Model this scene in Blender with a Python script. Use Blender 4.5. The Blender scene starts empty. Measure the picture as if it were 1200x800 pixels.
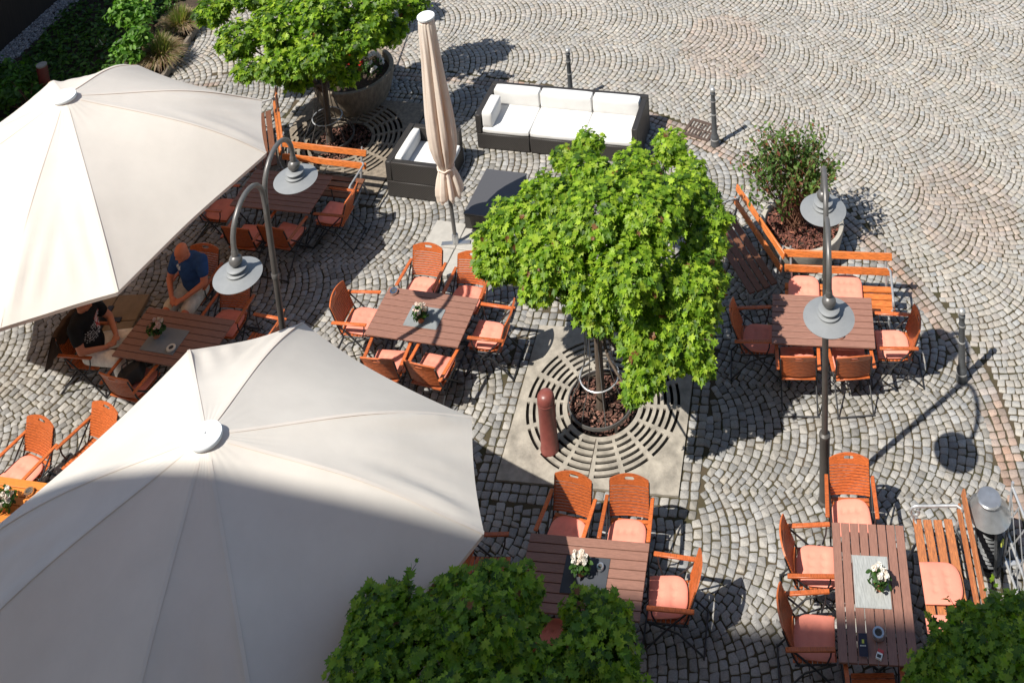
import bpy, bmesh, math, random
import numpy as np
from mathutils import Vector, Matrix
random.seed(7)
RNG = np.random.default_rng(7)
R = math.radians
PI = math.pi

# ------------------------------------------------------------------ scene, camera, light
scene = bpy.context.scene
COL = scene.collection
cam_d = bpy.data.cameras.new('camera'); cam = bpy.data.objects.new('camera', cam_d); COL.objects.link(cam)
CF, CP, CR, CH, CX, CY = 1367.587, 0.207, -0.05, 13.73, 782.145, -506.137
c_, s_ = math.cos(CR), math.sin(CR)
_r = Vector((1, 0, 0)); _u = Vector((0, math.sin(CP), math.cos(CP))); _d = Vector((0, math.cos(CP), -math.sin(CP)))
CR_ = c_ * _r + s_ * _u; CU_ = -s_ * _r + c_ * _u
cam.matrix_world = Matrix(((CR_[0], CU_[0], -_d[0], 0), (CR_[1], CU_[1], -_d[1], 0), (CR_[2], CU_[2], -_d[2], CH), (0, 0, 0, 1)))
cam_d.sensor_width = 36; cam_d.sensor_fit = 'HORIZONTAL'; cam_d.lens = CF * 36 / 1200
cam_d.shift_x = (600 - CX) / 1200; cam_d.shift_y = (CY - 400) / 1200
cam_d.clip_end = 2000
scene.camera = cam

SUN_AZ, SUN_EL = 37.7, 57.5                     # direction the shadows run (from +x towards +y), height of the sun
w = bpy.data.worlds.new('World'); scene.world = w; w.use_nodes = True
nt = w.node_tree; bg = nt.nodes['Background']; sky = nt.nodes.new('ShaderNodeTexSky')
sky.sky_type = 'NISHITA'; sky.sun_disc = False
sky.sun_elevation = R(SUN_EL); sky.sun_rotation = R(90 - (SUN_AZ + 180))
nt.links.new(sky.outputs[0], bg.inputs[0]); bg.inputs[1].default_value = 0.09
sd = bpy.data.lights.new('sun', 'SUN'); sun = bpy.data.objects.new('sun', sd); COL.objects.link(sun)
sd.energy = 5.0; sd.angle = R(0.5); sd.color = (1.0, 0.95, 0.87)
sv = Vector((math.cos(R(SUN_AZ)) * math.cos(R(SUN_EL)), math.sin(R(SUN_AZ)) * math.cos(R(SUN_EL)), -math.sin(R(SUN_EL))))
sun.rotation_euler = sv.to_track_quat('-Z', 'Y').to_euler(); sun.location = (-10, -10, 30)
scene.view_settings.view_transform = 'Standard'; scene.view_settings.look = 'None'
scene.view_settings.exposure = 0.52; scene.view_settings.gamma = 1.0
scene.cycles.max_bounces = 6
scene.cycles.transmission_bounces = 4

def at(px, py, z=0.0):
    """a point of the photograph (1200x800) brought to the real height z"""
    v = _d + ((px - CX) / CF) * CR_ - ((py - CY) / CF) * CU_
    t = (z - CH) / v.z
    return Vector((t * v.x, t * v.y, z))

# ------------------------------------------------------------------ materials
def new_mat(name):
    m = bpy.data.materials.new(name); m.use_nodes = True
    n = m.node_tree.nodes; b = n['Principled BSDF']
    return m, m.node_tree, b

def mat(name, col, rough=0.6, metal=0.0, noise=0.0, nscale=8.0, stretch=None, objrand=0.0, spec=0.5, bump=0.0, bscale=60.0, col2=None, coat=0.0):
    m, t, b = new_mat(name)
    b.inputs['Base Color'].default_value = (*col, 1); b.inputs['Roughness'].default_value = rough
    b.inputs['Metallic'].default_value = metal
    b.inputs['Specular IOR Level'].default_value = spec
    if coat: b.inputs['Coat Weight'].default_value = coat; b.inputs['Coat Roughness'].default_value = .25
    tc = t.nodes.new('ShaderNodeTexCoord'); mp = t.nodes.new('ShaderNodeMapping')
    t.links.new(tc.outputs['Object'], mp.inputs[0])
    if stretch: mp.inputs['Scale'].default_value = stretch
    src = None
    if noise or col2:
        nz = t.nodes.new('ShaderNodeTexNoise'); nz.inputs['Scale'].default_value = nscale
        nz.inputs['Detail'].default_value = 6; nz.inputs['Roughness'].default_value = .65
        t.links.new(mp.outputs[0], nz.inputs['Vector'])
        rp = t.nodes.new('ShaderNodeValToRGB')
        rp.color_ramp.elements[0].position = .3; rp.color_ramp.elements[1].position = .7
        lo = col2 if col2 else tuple(max(0, c * (1 - noise)) for c in col)
        hi = col if col2 else tuple(min(1, c * (1 + noise)) for c in col)
        rp.color_ramp.elements[0].color = (*lo, 1); rp.color_ramp.elements[1].color = (*hi, 1)
        t.links.new(nz.outputs['Fac'], rp.inputs[0]); src = rp.outputs[0]
    if objrand:
        oi = t.nodes.new('ShaderNodeObjectInfo'); hs = t.nodes.new('ShaderNodeHueSaturation')
        mr = t.nodes.new('ShaderNodeMapRange'); mr.inputs['To Min'].default_value = 1 - objrand; mr.inputs['To Max'].default_value = 1 + objrand
        t.links.new(oi.outputs['Random'], mr.inputs['Value']); t.links.new(mr.outputs[0], hs.inputs['Value'])
        if src: t.links.new(src, hs.inputs['Color'])
        else: hs.inputs['Color'].default_value = (*col, 1)
        src = hs.outputs[0]
    if src: t.links.new(src, b.inputs['Base Color'])
    if bump:
        n2 = t.nodes.new('ShaderNodeTexNoise'); n2.inputs['Scale'].default_value = bscale; n2.inputs['Detail'].default_value = 4
        t.links.new(mp.outputs[0], n2.inputs['Vector'])
        bp = t.nodes.new('ShaderNodeBump'); bp.inputs['Strength'].default_value = bump; bp.inputs['Distance'].default_value = .01
        t.links.new(n2.outputs['Fac'], bp.inputs['Height']); t.links.new(bp.outputs[0], b.inputs['Normal'])
    return m

def attr_mat(name, rough=0.7, noise=.25, nscale=40., transl=0.0, tint=(1, 1, 1), bump=0.0, spec=.5, stain=0.0):
    """base colour from the mesh's own colour attribute, broken up by noise"""
    m, t, b = new_mat(name)
    at_ = t.nodes.new('ShaderNodeAttribute'); at_.attribute_name = 'Col'
    tc = t.nodes.new('ShaderNodeTexCoord')
    nz = t.nodes.new('ShaderNodeTexNoise'); nz.inputs['Scale'].default_value = nscale; nz.inputs['Detail'].default_value = 5
    t.links.new(tc.outputs['Object'], nz.inputs['Vector'])
    mr = t.nodes.new('ShaderNodeMapRange'); mr.inputs['From Min'].default_value = .25; mr.inputs['From Max'].default_value = .75
    mr.inputs['To Min'].default_value = 1 - noise; mr.inputs['To Max'].default_value = 1 + noise
    t.links.new(nz.outputs['Fac'], mr.inputs['Value'])
    vm = t.nodes.new('ShaderNodeVectorMath'); vm.operation = 'SCALE'
    fac = mr.outputs[0]
    if stain:                                                     # large worn and dirty patches
        n3 = t.nodes.new('ShaderNodeTexNoise'); n3.inputs['Scale'].default_value = .9; n3.inputs['Detail'].default_value = 7; n3.inputs['Roughness'].default_value = .7
        t.links.new(tc.outputs['Object'], n3.inputs['Vector'])
        m3 = t.nodes.new('ShaderNodeMapRange'); m3.inputs['From Min'].default_value = .3; m3.inputs['From Max'].default_value = .7
        m3.inputs['To Min'].default_value = 1 - stain; m3.inputs['To Max'].default_value = 1 + stain
        t.links.new(n3.outputs['Fac'], m3.inputs['Value'])
        mm = t.nodes.new('ShaderNodeMath'); mm.operation = 'MULTIPLY'; t.links.new(mr.outputs[0], mm.inputs[0]); t.links.new(m3.outputs[0], mm.inputs[1]); fac = mm.outputs[0]
    t.links.new(at_.outputs['Color'], vm.inputs[0]); t.links.new(fac, vm.inputs['Scale'])
    t.links.new(vm.outputs[0], b.inputs['Base Color'])
    b.inputs['Roughness'].default_value = rough; b.inputs['Specular IOR Level'].default_value = spec
    if bump:
        bp = t.nodes.new('ShaderNodeBump'); bp.inputs['Strength'].default_value = bump; bp.inputs['Distance'].default_value = .01
        t.links.new(nz.outputs['Fac'], bp.inputs['Height']); t.links.new(bp.outputs[0], b.inputs['Normal'])
    if transl:
        tr = t.nodes.new('ShaderNodeBsdfTranslucent'); mx = t.nodes.new('ShaderNodeMixShader'); mx.inputs[0].default_value = transl
        v2 = t.nodes.new('ShaderNodeVectorMath'); v2.operation = 'MULTIPLY'; v2.inputs[1].default_value = tint
        t.links.new(vm.outputs[0], v2.inputs[0]); t.links.new(v2.outputs[0], tr.inputs['Color'])
        out = t.nodes['Material Output']
        t.links.new(b.outputs[0], mx.inputs[1]); t.links.new(tr.outputs[0], mx.inputs[2]); t.links.new(mx.outputs[0], out.inputs['Surface'])
    return m

def canvas_mat(name, col, tcol, transl):
    m = mat(name, col, rough=.85, noise=.055, nscale=1.6, spec=.2, bump=.12, bscale=9)
    t = m.node_tree; b = t.nodes['Principled BSDF']
    tr = t.nodes.new('ShaderNodeBsdfTranslucent'); tr.inputs['Color'].default_value = (*tcol, 1)
    mx = t.nodes.new('ShaderNodeMixShader'); mx.inputs[0].default_value = transl
    t.links.new(b.outputs[0], mx.inputs[1]); t.links.new(tr.outputs[0], mx.inputs[2])
    t.links.new(mx.outputs[0], t.nodes['Material Output'].inputs['Surface'])
    return m

M = {}
M['joint'] = mat('joint_fill', (.088, .066, .046), .95, nscale=3, spec=.1, col2=(.045, .045, .022))
M['sett'] = attr_mat('granite_sett', .7, .22, 60., bump=.25, spec=.25, stain=.13)
M['ground'] = mat('far_ground', (.30, .28, .25), .9, noise=.3, nscale=9)
M['soil'] = mat('soil', (.045, .03, .02), .95, noise=.5, nscale=20, bump=.6, bscale=40)
M['slot_shade'] = mat('painted_slot_shade', (.009, .008, .007), 1.0, spec=0)  # near-black colour standing in for the shade inside the grate slots
M['mulch'] = attr_mat('bark_mulch', .9, .3, 60.)
M['gravel'] = attr_mat('gravel_stone', .8, .25, 60.)
M['chair_wood'] = mat('varnished_orange_wood', (.42, .102, .026), .42, noise=.45, nscale=7, stretch=(3, 18, 18), objrand=.22, coat=.15)
M['table_wood'] = mat('brown_table_slat', (.245, .122, .088), .55, noise=.22, nscale=6, stretch=(2, 22, 22), objrand=.06)
M['table_orange'] = mat('orange_table_slat', (.58, .19, .035), .45, noise=.2, nscale=6, stretch=(2, 22, 22))
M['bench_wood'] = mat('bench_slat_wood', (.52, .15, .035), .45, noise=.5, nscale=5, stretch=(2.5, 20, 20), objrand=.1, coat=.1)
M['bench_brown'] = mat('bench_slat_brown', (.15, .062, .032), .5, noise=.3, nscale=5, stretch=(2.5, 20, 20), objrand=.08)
M['bench_worn'] = mat('bench_slat_worn', (.56, .20, .065), .6, nscale=5, stretch=(3, 26, 26), col2=(.17, .065, .032))
M['black_metal'] = mat('black_metal', (.022, .022, .024), .45, noise=.2)
M['iron_grey'] = mat('grey_cast_iron', (.34, .35, .36), .45, metal=.35, noise=.2, nscale=20)
M['lamp_grey'] = mat('grey_lamp_paint', (.235, .245, .25), .5, metal=.15, noise=.06, nscale=12)
M['pole_grey'] = mat('grey_pole_paint', (.13, .125, .12), .4, metal=.35, noise=.12, nscale=9)
M['pole_dark'] = mat('dark_pole_paint', (.075, .068, .062), .5, metal=.2, noise=.15, nscale=9)
M['steel'] = mat('brushed_steel', (.55, .56, .57), .32, metal=.85, noise=.08, nscale=14)
M['hood_steel'] = mat('grey_hood_metal', (.46, .47, .48), .28, metal=.75, noise=.15, nscale=9)
M['chrome'] = mat('polished_steel', (.75, .75, .76), .12, metal=1.0)
M['bollard'] = mat('bollard_paint', (.07, .075, .08), .45, noise=.2, nscale=30)
M['bollard_band'] = mat('bollard_band', (.42, .42, .41), .4, metal=.5)
M['red_bollard'] = mat('oxide_red_paint', (.19, .055, .045), .38, noise=.2, nscale=10)
M['dark_red'] = mat('dark_red_paint', (.16, .03, .025), .5, noise=.25)
M['cushion'] = mat('salmon_cushion_cloth', (.74, .262, .190), .85, noise=.09, nscale=5, objrand=.10, spec=.15, bump=.1, bscale=180)
M['rattan'] = None
M['white_cloth'] = mat('white_sofa_cloth', (.63, .625, .61), .85, noise=.06, nscale=4, spec=.2, bump=.25, bscale=7)
M['canvas'] = canvas_mat('cream_canvas', (.77, .73, .665), (.70, .38, .16), .27)
M['canvas_beige'] = canvas_mat('beige_canvas', (.86, .77, .67), (.82, .52, .30), .30)
M['cap_white'] = mat('white_plastic', (.74, .76, .77), .5, noise=.03)
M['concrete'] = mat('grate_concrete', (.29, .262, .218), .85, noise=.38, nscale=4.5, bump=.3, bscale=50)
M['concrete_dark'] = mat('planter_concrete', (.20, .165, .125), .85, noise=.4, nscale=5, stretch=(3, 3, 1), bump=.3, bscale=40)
M['concrete_pale'] = mat('pale_concrete', (.34, .315, .27), .85, noise=.3, nscale=6, bump=.3, bscale=40)
M['slab'] = mat('base_slab', (.35, .335, .305), .85, noise=.12, nscale=8)
M['slab_sand'] = mat('sandstone_slab', (.24, .165, .095), .85, noise=.15, nscale=5)
M['bark'] = mat('tree_bark', (.085, .062, .045), .9, noise=.4, nscale=14, stretch=(2, 2, .4), bump=.6, bscale=30)
M['twig'] = mat('twig_bark', (.21, .10, .06), .85, noise=.3)
M['leaf'] = attr_mat('leaf_green', .5, .12, 20., transl=.42, tint=(1.5, 1.7, .6), spec=.35)
M['petal'] = attr_mat('petal', .7, .06, 30., transl=.25)
M['terracotta'] = mat('terracotta', (.52, .20, .10), .8, noise=.15)
M['slate'] = mat('slate_grey_felt', (.20, .215, .22), .85, noise=.12, nscale=5)
M['slate_dark'] = mat('dark_slate_felt', (.045, .05, .06), .85, noise=.12, nscale=5)
M['slate_worn'] = mat('worn_grey_runner', (.30, .31, .30), .8, noise=.3, nscale=4, stretch=(20, 2, 2))
M['navy'] = mat('navy_card', (.012, .018, .05), .5)
M['pale_ink'] = mat('pale_print', (.75, .75, .70), .6)
M['lime_ink'] = mat('lime_print', (.55, .60, .10), .6)
M['red_ink'] = mat('red_print', (.55, .06, .05), .5)
M['ash'] = mat('ash', (.06, .055, .05), .95)
M['skin'] = attr_mat('skin', .55, .06, 20., spec=.35)
M['cloth'] = attr_mat('clothes', .85, .22, 14., spec=.15, bump=1.0)
M['bag'] = mat('black_bag_cloth', (.012, .013, .013), .7, noise=.4, bump=.4, bscale=20)
M['jacket'] = mat('brown_jacket_cloth', (.045, .024, .014), .85, noise=.3, nscale=6, bump=.4, bscale=12)
M['dark_timber'] = mat('dark_timber_wall', (.018, .011, .008), .8, noise=.4, nscale=3, stretch=(1, 8, .6))
M['plaster'] = mat('facade_plaster', (.72, .67, .58), .9, noise=.1)
M['tile'] = mat('roof_tile', (.25, .09, .06), .8, noise=.25)
M['glass'] = mat('window_glass', (.02, .025, .03), .08)
M['kerb_wood'] = mat('weathered_edging', (.18, .15, .12), .9, noise=.35, nscale=6)
M['iron_drain'] = mat('rusty_drain_iron', (.075, .05, .038), .8, noise=.4, nscale=20)
M['galv'] = mat('galvanised_paint', (.50, .51, .52), .4, metal=.5, noise=.08)

def rattan():
    m, t, b = new_mat('dark_rattan_weave')
    tc = t.nodes.new('ShaderNodeTexCoord')
    wv = t.nodes.new('ShaderNodeTexWave'); wv.wave_type = 'BANDS'; wv.bands_direction = 'Z'; wv.inputs['Scale'].default_value = 28; wv.inputs['Distortion'].default_value = .6
    w2 = t.nodes.new('ShaderNodeTexWave'); w2.bands_direction = 'DIAGONAL'; w2.inputs['Scale'].default_value = 16; w2.inputs['Distortion'].default_value = .6
    t.links.new(tc.outputs['Object'], wv.inputs[0]); t.links.new(tc.outputs['Object'], w2.inputs[0])
    mu = t.nodes.new('ShaderNodeMath'); mu.operation = 'MULTIPLY'
    t.links.new(wv.outputs['Fac'], mu.inputs[0]); t.links.new(w2.outputs['Fac'], mu.inputs[1])
    rp = t.nodes.new('ShaderNodeValToRGB'); rp.color_ramp.elements[0].color = (.026, .023, .021, 1); rp.color_ramp.elements[1].color = (.068, .062, .058, 1)
    t.links.new(mu.outputs[0], rp.inputs[0]); t.links.new(rp.outputs[0], b.inputs['Base Color'])
    bp = t.nodes.new('ShaderNodeBump'); bp.inputs['Strength'].default_value = .5; bp.inputs['Distance'].default_value = .006
    t.links.new(mu.outputs[0], bp.inputs['Height']); t.links.new(bp.outputs[0], b.inputs['Normal'])
    b.inputs['Roughness'].default_value = .5
    return m
M['rattan'] = rattan()

# ------------------------------------------------------------------ mesh builder
class MB:
    def __init__(s): s.v = []; s.f = []; s.c = []
    def add(s, vs, fs, col=None):
        o = len(s.v); s.v.extend([tuple(p) for p in vs]); s.f.extend([tuple(i + o for i in f) for f in fs])
        s.c.extend([col or (1, 1, 1)] * len(vs)); return s
    def box(s, c, size, rot=None, col=None):
        x, y, z = (k / 2 for k in size)
        vs = [Vector((a, b, d)) for a in (-x, x) for b in (-y, y) for d in (-z, z)]
        if rot is not None: vs = [rot @ p for p in vs]
        c = Vector(c); vs = [p + c for p in vs]
        return s.add(vs, [(0, 1, 3, 2), (4, 6, 7, 5), (0, 4, 5, 1), (2, 3, 7, 6), (0, 2, 6, 4), (1, 5, 7, 3)], col)
    def bar(s, a, b, wd, th, up=(0, 0, 1), col=None):
        """a flat bar from a to b, wd across, th thick along 'up'"""
        a, b = Vector(a), Vector(b); d = (b - a); L = d.length; d.normalize()
        sd_ = d.cross(Vector(up)).normalized(); u = sd_.cross(d)
        rot = Matrix((d, sd_, u)).transposed()
        return s.box((a + b) / 2, (L, wd, th), rot, col)
    def tube(s, pts, r, n=8, closed=False, caps=True, col=None):
        pts = [Vector(p) for p in pts]; m = len(pts)
        rs = r if isinstance(r, (list, tuple)) else [r] * m
        vs = []; prev = None
        for i, p in enumerate(pts):
            if closed: t = pts[(i + 1) % m] - pts[i - 1]
            else: t = pts[min(i + 1, m - 1)] - pts[max(i - 1, 0)]
            if t.length < 1e-9: t = Vector((0, 0, 1))
            t.normalize()
            if prev is None:
                ref = Vector((0, 0, 1)) if abs(t.z) < .9 else Vector((1, 0, 0))
                nrm = (ref - t * ref.dot(t)).normalized()
            else:
                nrm = (prev - t * prev.dot(t))
                nrm = nrm.normalized() if nrm.length > 1e-6 else Vector((1, 0, 0))
            prev = nrm; bn = t.cross(nrm)
            for k in range(n):
                a = 2 * PI * k / n
                vs.append(p + (nrm * math.cos(a) + bn * math.sin(a)) * rs[i])
        fs = []
        for i in range(m if closed else m - 1):
            j = (i + 1) % m
            for k in range(n):
                fs.append((i * n + k, i * n + (k + 1) % n, j * n + (k + 1) % n, j * n + k))
        if not closed and caps:
            fs.append(tuple(range(n - 1, -1, -1))); fs.append(tuple((m - 1) * n + k for k in range(n)))
        return s.add(vs, fs, col)
    def lathe(s, prof, n=24, c=(0, 0, 0), cap=True, col=None, wob=None):
        vs = []; c = Vector(c)
        for i, (r, z) in enumerate(prof):
            for k in range(n):
                a = 2 * PI * k / n
                rr = r * (wob(a, z) if wob else 1)
                vs.append(c + Vector((rr * math.cos(a), rr * math.sin(a), z)))
        fs = []; m = len(prof)
        for i in range(m - 1):
            for k in range(n): fs.append((i * n + k, i * n + (k + 1) % n, (i + 1) * n + (k + 1) % n, (i + 1) * n + k))
        if cap:
            fs.append(tuple(range(n - 1, -1, -1))); fs.append(tuple((m - 1) * n + k for k in range(n)))
        return s.add(vs, fs, col)
    def ball(s, c, r, n=12, m=8, sc=(1, 1, 1), col=None):
        prof = [(max(1e-4, math.sin(PI * i / m)) * r, -math.cos(PI * i / m) * r) for i in range(m + 1)]
        o = len(s.v); s.lathe(prof, n, (0, 0, 0), True, col)
        c = Vector(c)
        for i in range(o, len(s.v)):
            p = s.v[i]; s.v[i] = (p[0] * sc[0] + c[0], p[1] * sc[1] + c[1], p[2] * sc[2] + c[2])
        return s
    def plate(s, vs, fs, fmap, col=None):
        """2-D faces given thickness by fmap(a, b, side), walls only along the outer and hole edges"""
        n = len(vs); V = [fmap(a, b, 0) for a, b in vs] + [fmap(a, b, 1) for a, b in vs]
        F = []; edges = {}
        for f in fs:
            F.append(tuple(f)); F.append(tuple(i + n for i in reversed(f)))
            for i in range(len(f)):
                e = (f[i], f[(i + 1) % len(f)]); edges[e] = 1
        for (a, b) in edges:
            if (b, a) not in edges: F.append((b, a, a + n, b + n))
        return s.add(V, F, col)
    def xf(s, mtx, start=0):
        for i in range(start, len(s.v)): s.v[i] = tuple(mtx @ Vector(s.v[i]))
        return s
    def build(s, name, m, parent=None, smooth=True, bevel=0.0, ang=35, colattr=False):
        me = bpy.data.meshes.new(name); me.from_pydata(s.v, [], s.f); me.validate()
        if smooth:
            me.shade_smooth(); me.set_sharp_from_angle(angle=R(ang))
        if colattr:
            a = me.color_attributes.new('Col', 'FLOAT_COLOR', 'POINT')
            a.data.foreach_set('color', np.c_[np.array(s.c, float), np.ones(len(s.c))].ravel())
        if m is not None: me.materials.append(m)
        return link(name, me, parent, bevel)

def link(name, me, parent=None, bevel=0.0):
    o = bpy.data.objects.new(name, me); COL.objects.link(o)
    if parent is not None: o.parent = parent
    if bevel:
        b = o.modifiers.new('Bevel', 'BEVEL'); b.width = bevel; b.segments = 1; b.limit_method = 'ANGLE'; b.angle_limit = R(40)
    return o

def tag(o, label=None, cat=None, group=None, kind=None):
    if label: o['label'] = label
    if cat: o['category'] = cat
    if group: o['group'] = group
    if kind: o['kind'] = kind
    return o

def thing(name, label, cat, loc=(0, 0, 0), rz=0.0, group=None):
    o = bpy.data.objects.new(name, None); COL.objects.link(o); o.empty_display_size = .1
    o.location = loc; o.rotation_euler = (0, 0, rz)
    return tag(o, label, cat, group)

def dup(root, loc, rz, label, group=None, parts=True):
    r = root.copy(); COL.objects.link(r); r.location = loc; r.rotation_euler = (0, 0, rz); r['label'] = label
    if group: r['group'] = group
    for ch in list(root.children):
        c = ch.copy(); COL.objects.link(c); c.parent = r
        for g in list(ch.children):
            d = g.copy(); COL.objects.link(d); d.parent = c
    return r

def np_mesh(name, V, F, cols, m, parent=None, smooth=False):
    """V (n,3); F list of tuples or (m,k) array; cols (n,3)"""
    me = bpy.data.meshes.new(name)
    if isinstance(F, np.ndarray):
        k = F.shape[1]; nf = len(F)
        me.vertices.add(len(V)); me.vertices.foreach_set('co', V.astype(np.float32).ravel())
        me.loops.add(nf * k); me.loops.foreach_set('vertex_index', F.astype(np.int32).ravel())
        me.polygons.add(nf); me.polygons.foreach_set('loop_start', np.arange(nf, dtype=np.int32) * k)
        me.update(calc_edges=True); me.validate()
    else:
        me.from_pydata(V.tolist(), [], F)
    if smooth: me.shade_smooth()
    if cols is not None:
        a = me.color_attributes.new('Col', 'FLOAT_COLOR', 'POINT')
        a.data.foreach_set('color', np.c_[cols, np.ones(len(cols))].astype(np.float32).ravel())
    me.materials.append(m)
    return link(name, me, parent)

# ------------------------------------------------------------------ ground and paving (the setting)
g = MB(); S_ = 600
g.add([(-S_, -S_, -.05), (S_, -S_, -.05), (S_, S_, -.05), (-S_, S_, -.05)], [(0, 1, 2, 3)])
tag(g.build('ground', M['ground'], smooth=False), kind='structure')
g = MB(); g.add([(-13.6, 3, -.0125), (14, 3, -.0125), (14, 34, -.0125), (-13.6, 34, -.0125)], [(0, 1, 2, 3)])
tag(g.build('paving_bed', M['joint'], smooth=False), kind='structure')

BORDER = np.array([(-10.6, 19.7), (-8.6, 19.95), (-6.6, 19.95), (-5.2, 19.75), (-4.03, 19.45), (-2.72, 19.08), (-1.3, 18.47), (-.22, 17.8), (.75, 17.05),
                   (1.85, 16.1), (2.6, 15.03), (3.1, 14.13), (3.4, 13.3), (3.58, 12.42), (3.62, 11.4), (3.57, 10.5), (3.4, 9.2), (3.1, 7.6), (2.8, 6.0), (2.4, 3.5)])
def resample(P, step):
    # Catmull-Rom through P, then even steps
    Q = []
    for i in range(len(P) - 1):
        p0, p1, p2, p3 = P[max(i - 1, 0)], P[i], P[i + 1], P[min(i + 2, len(P) - 1)]
        for t in np.linspace(0, 1, 20, endpoint=False):
            Q.append(.5 * ((2 * p1) + (-p0 + p2) * t + (2 * p0 - 5 * p1 + 4 * p2 - p3) * t ** 2 + (-p0 + 3 * p1 - 3 * p2 + p3) * t ** 3))
    Q.append(P[-1]); Q = np.array(Q)
    d = np.r_[0, np.cumsum(np.hypot(*np.diff(Q, axis=0).T))]
    n = int(d[-1] / step); s = np.linspace(0, d[-1], n + 1)
    return np.c_[np.interp(s, d, Q[:, 0]), np.interp(s, d, Q[:, 1])]
BL = resample(BORDER, .10)
BT = np.gradient(BL, axis=0); BT /= np.hypot(*BT.T)[:, None]; BN = np.c_[-BT[:, 1], BT[:, 0]]     # BN points to the street
def border_side(P):
    """signed distance to the border: > 0 on the street side"""
    out = np.empty(len(P))
    for i in range(0, len(P), 4000):
        D = P[i:i + 4000, None, :] - BL[None]
        k = np.argmin((D ** 2).sum(-1), 1); a = np.arange(len(k))
        out[i:i + 4000] = (D[a, k] * BN[k]).sum(-1)
    return out

def setts(Q, base, var, name, label=None, dome=.004, red=None, gap=.012):
    """Q (n,4,2) quads; each becomes a bevelled granite block with cut corners"""
    n = len(Q)
    c = Q.mean(1, keepdims=True)
    Q = c + (Q - c) * (1 - gap / .095) + RNG.normal(0, .0055, Q.shape)
    cut = RNG.uniform(.07, .20, (n, 4, 1))
    nx = np.roll(Q, -1, 1); pv = np.roll(Q, 1, 1)
    a = Q + (pv - Q) * cut * .8; b = Q + (nx - Q) * cut * .8
    O = np.stack([a, b], 2).reshape(n, 8, 2)
    cc = O.mean(1, keepdims=True); I = cc + (O - cc) * RNG.uniform(.84, .92, (n, 1, 1))
    tilt = RNG.normal(0, .020, (n, 1, 2)); h = RNG.normal(0, .0022, (n, 1))
    zO = ((O - cc) * tilt).sum(-1) + h - .0045; zI = ((I - cc) * tilt).sum(-1) + h + RNG.uniform(-.0005, .0025, (n, 8))
    V = np.concatenate([np.dstack([O, np.full((n, 8), -.03)]), np.dstack([O, zO]), np.dstack([I, zI])], 1).reshape(-1, 3)
    F = []
    base_i = (np.arange(n) * 24)[:, None]
    k = np.arange(8); k2 = (k + 1) % 8
    quads = []
    for lv in (0, 8):
        quads.append(np.stack([lv + k, lv + k2, lv + 8 + k2, lv + 8 + k], 1))
    quads = np.concatenate(quads)                                   # 16 quads
    tops = np.array([[16, 17, 18, 23], [23, 18, 19, 22], [22, 19, 20, 21]])
    T = np.concatenate([quads, tops])
    Fq = (T[None] + base_i[:, :, None]).reshape(-1, 4)
    t = RNG.normal(0, 1, (n, 1)); hue = RNG.normal(0, .42, (n, 1))
    col = np.array(base)[None] * (1 + var * t.clip(-2.2, 2.2)) * (1 + np.array([[.055, .01, -.06]]) * hue)
    if red is not None:
        col = col * (1 - red[:, None]) + np.array([[.33, .215, .16]]) * (1 + .15 * t) * red[:, None]
    col = np.clip(col, .04, .9)
    cols = np.repeat(col, 24, 0)
    o = np_mesh(name, V, Fq, cols, M['sett'])
    me = o.data; me.shade_smooth(); me.set_sharp_from_angle(angle=R(62))
    return tag(o, kind='structure')

def arc_quads(length, width, size, rowsz):
    """one column of segmental arcs: local a along, b across; returns (n,4,2) of (a,b)"""
    half = R(42); Rc = width * .985 / 2 / math.sin(half); out = []
    nk = int(length / rowsz)
    m = int(round(2 * half * Rc / size))
    for k in range(nk):
        e = np.linspace(-half, half, m + 1 + (k % 2)) ; e[1:-1] += RNG.normal(0, .12 * (e[1] - e[0]), len(e) - 2)
        if k % 2: e = np.clip(e, -half, half)
        a0 = k * rowsz + RNG.normal(0, .003); a1 = (k + 1) * rowsz
        P0 = np.c_[a0 + Rc * np.cos(e), Rc * np.sin(e)]; d_ = a1 - a0; P1 = np.c_[a0 + Rc * np.cos(e) + d_ * np.cos(e) ** 2, Rc * np.sin(e) + d_ * np.cos(e) * np.sin(e)]
        out.append(np.stack([P0[:-1], P1[:-1], P1[1:], P0[1:]], 1))
    return np.concatenate(out)

SLAB_A = Vector((-1.378, 12.651)); SLAB_RA = -.142; SLAB_B = Vector((-6.15, 17.98)); SLAB_RB = -.2; SLAB_S = 2.25
def in_slab(P, c, a, h):
    d = P - np.array(c); ca, sa = math.cos(a), math.sin(a)
    x = d[:, 0] * ca + d[:, 1] * sa; y = -d[:, 0] * sa + d[:, 1] * ca
    return (np.abs(x) < h) & (np.abs(y) < h)

# terrace: columns run along x, turned like the tree grate, bulging to the right
Q = []; rot = -.142; ca, sa = math.cos(rot), math.sin(rot)
for j in range(-6, 14):
    q = arc_quads(17.5, 1.42, .104, .108)
    a = q[..., 0] - 13.4; b = q[..., 1] + 5.0 + j * 1.42 + (.0)
    b = b * 1.0 + 0.07 * np.sin(a * .8)
    Q.append(np.stack([a * ca - b * sa + .3, a * sa + b * ca], -1))
Q = np.concatenate(Q); c = Q.mean(1)
ok = (border_side(c) < -.152) & (c[:, 1] > 5.5) & (c[:, 0] > -13.4) & ~((c[:, 0] < -10.22) & (c[:, 1] > 17.2))
for cc_, ra_ in ((SLAB_A, SLAB_RA), (SLAB_B, SLAB_RB)): ok &= ~in_slab(c, cc_, ra_, SLAB_S / 2 + .262)
setts(Q[ok], (.262, .253, .236), .15, 'terrace_paving')
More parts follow.
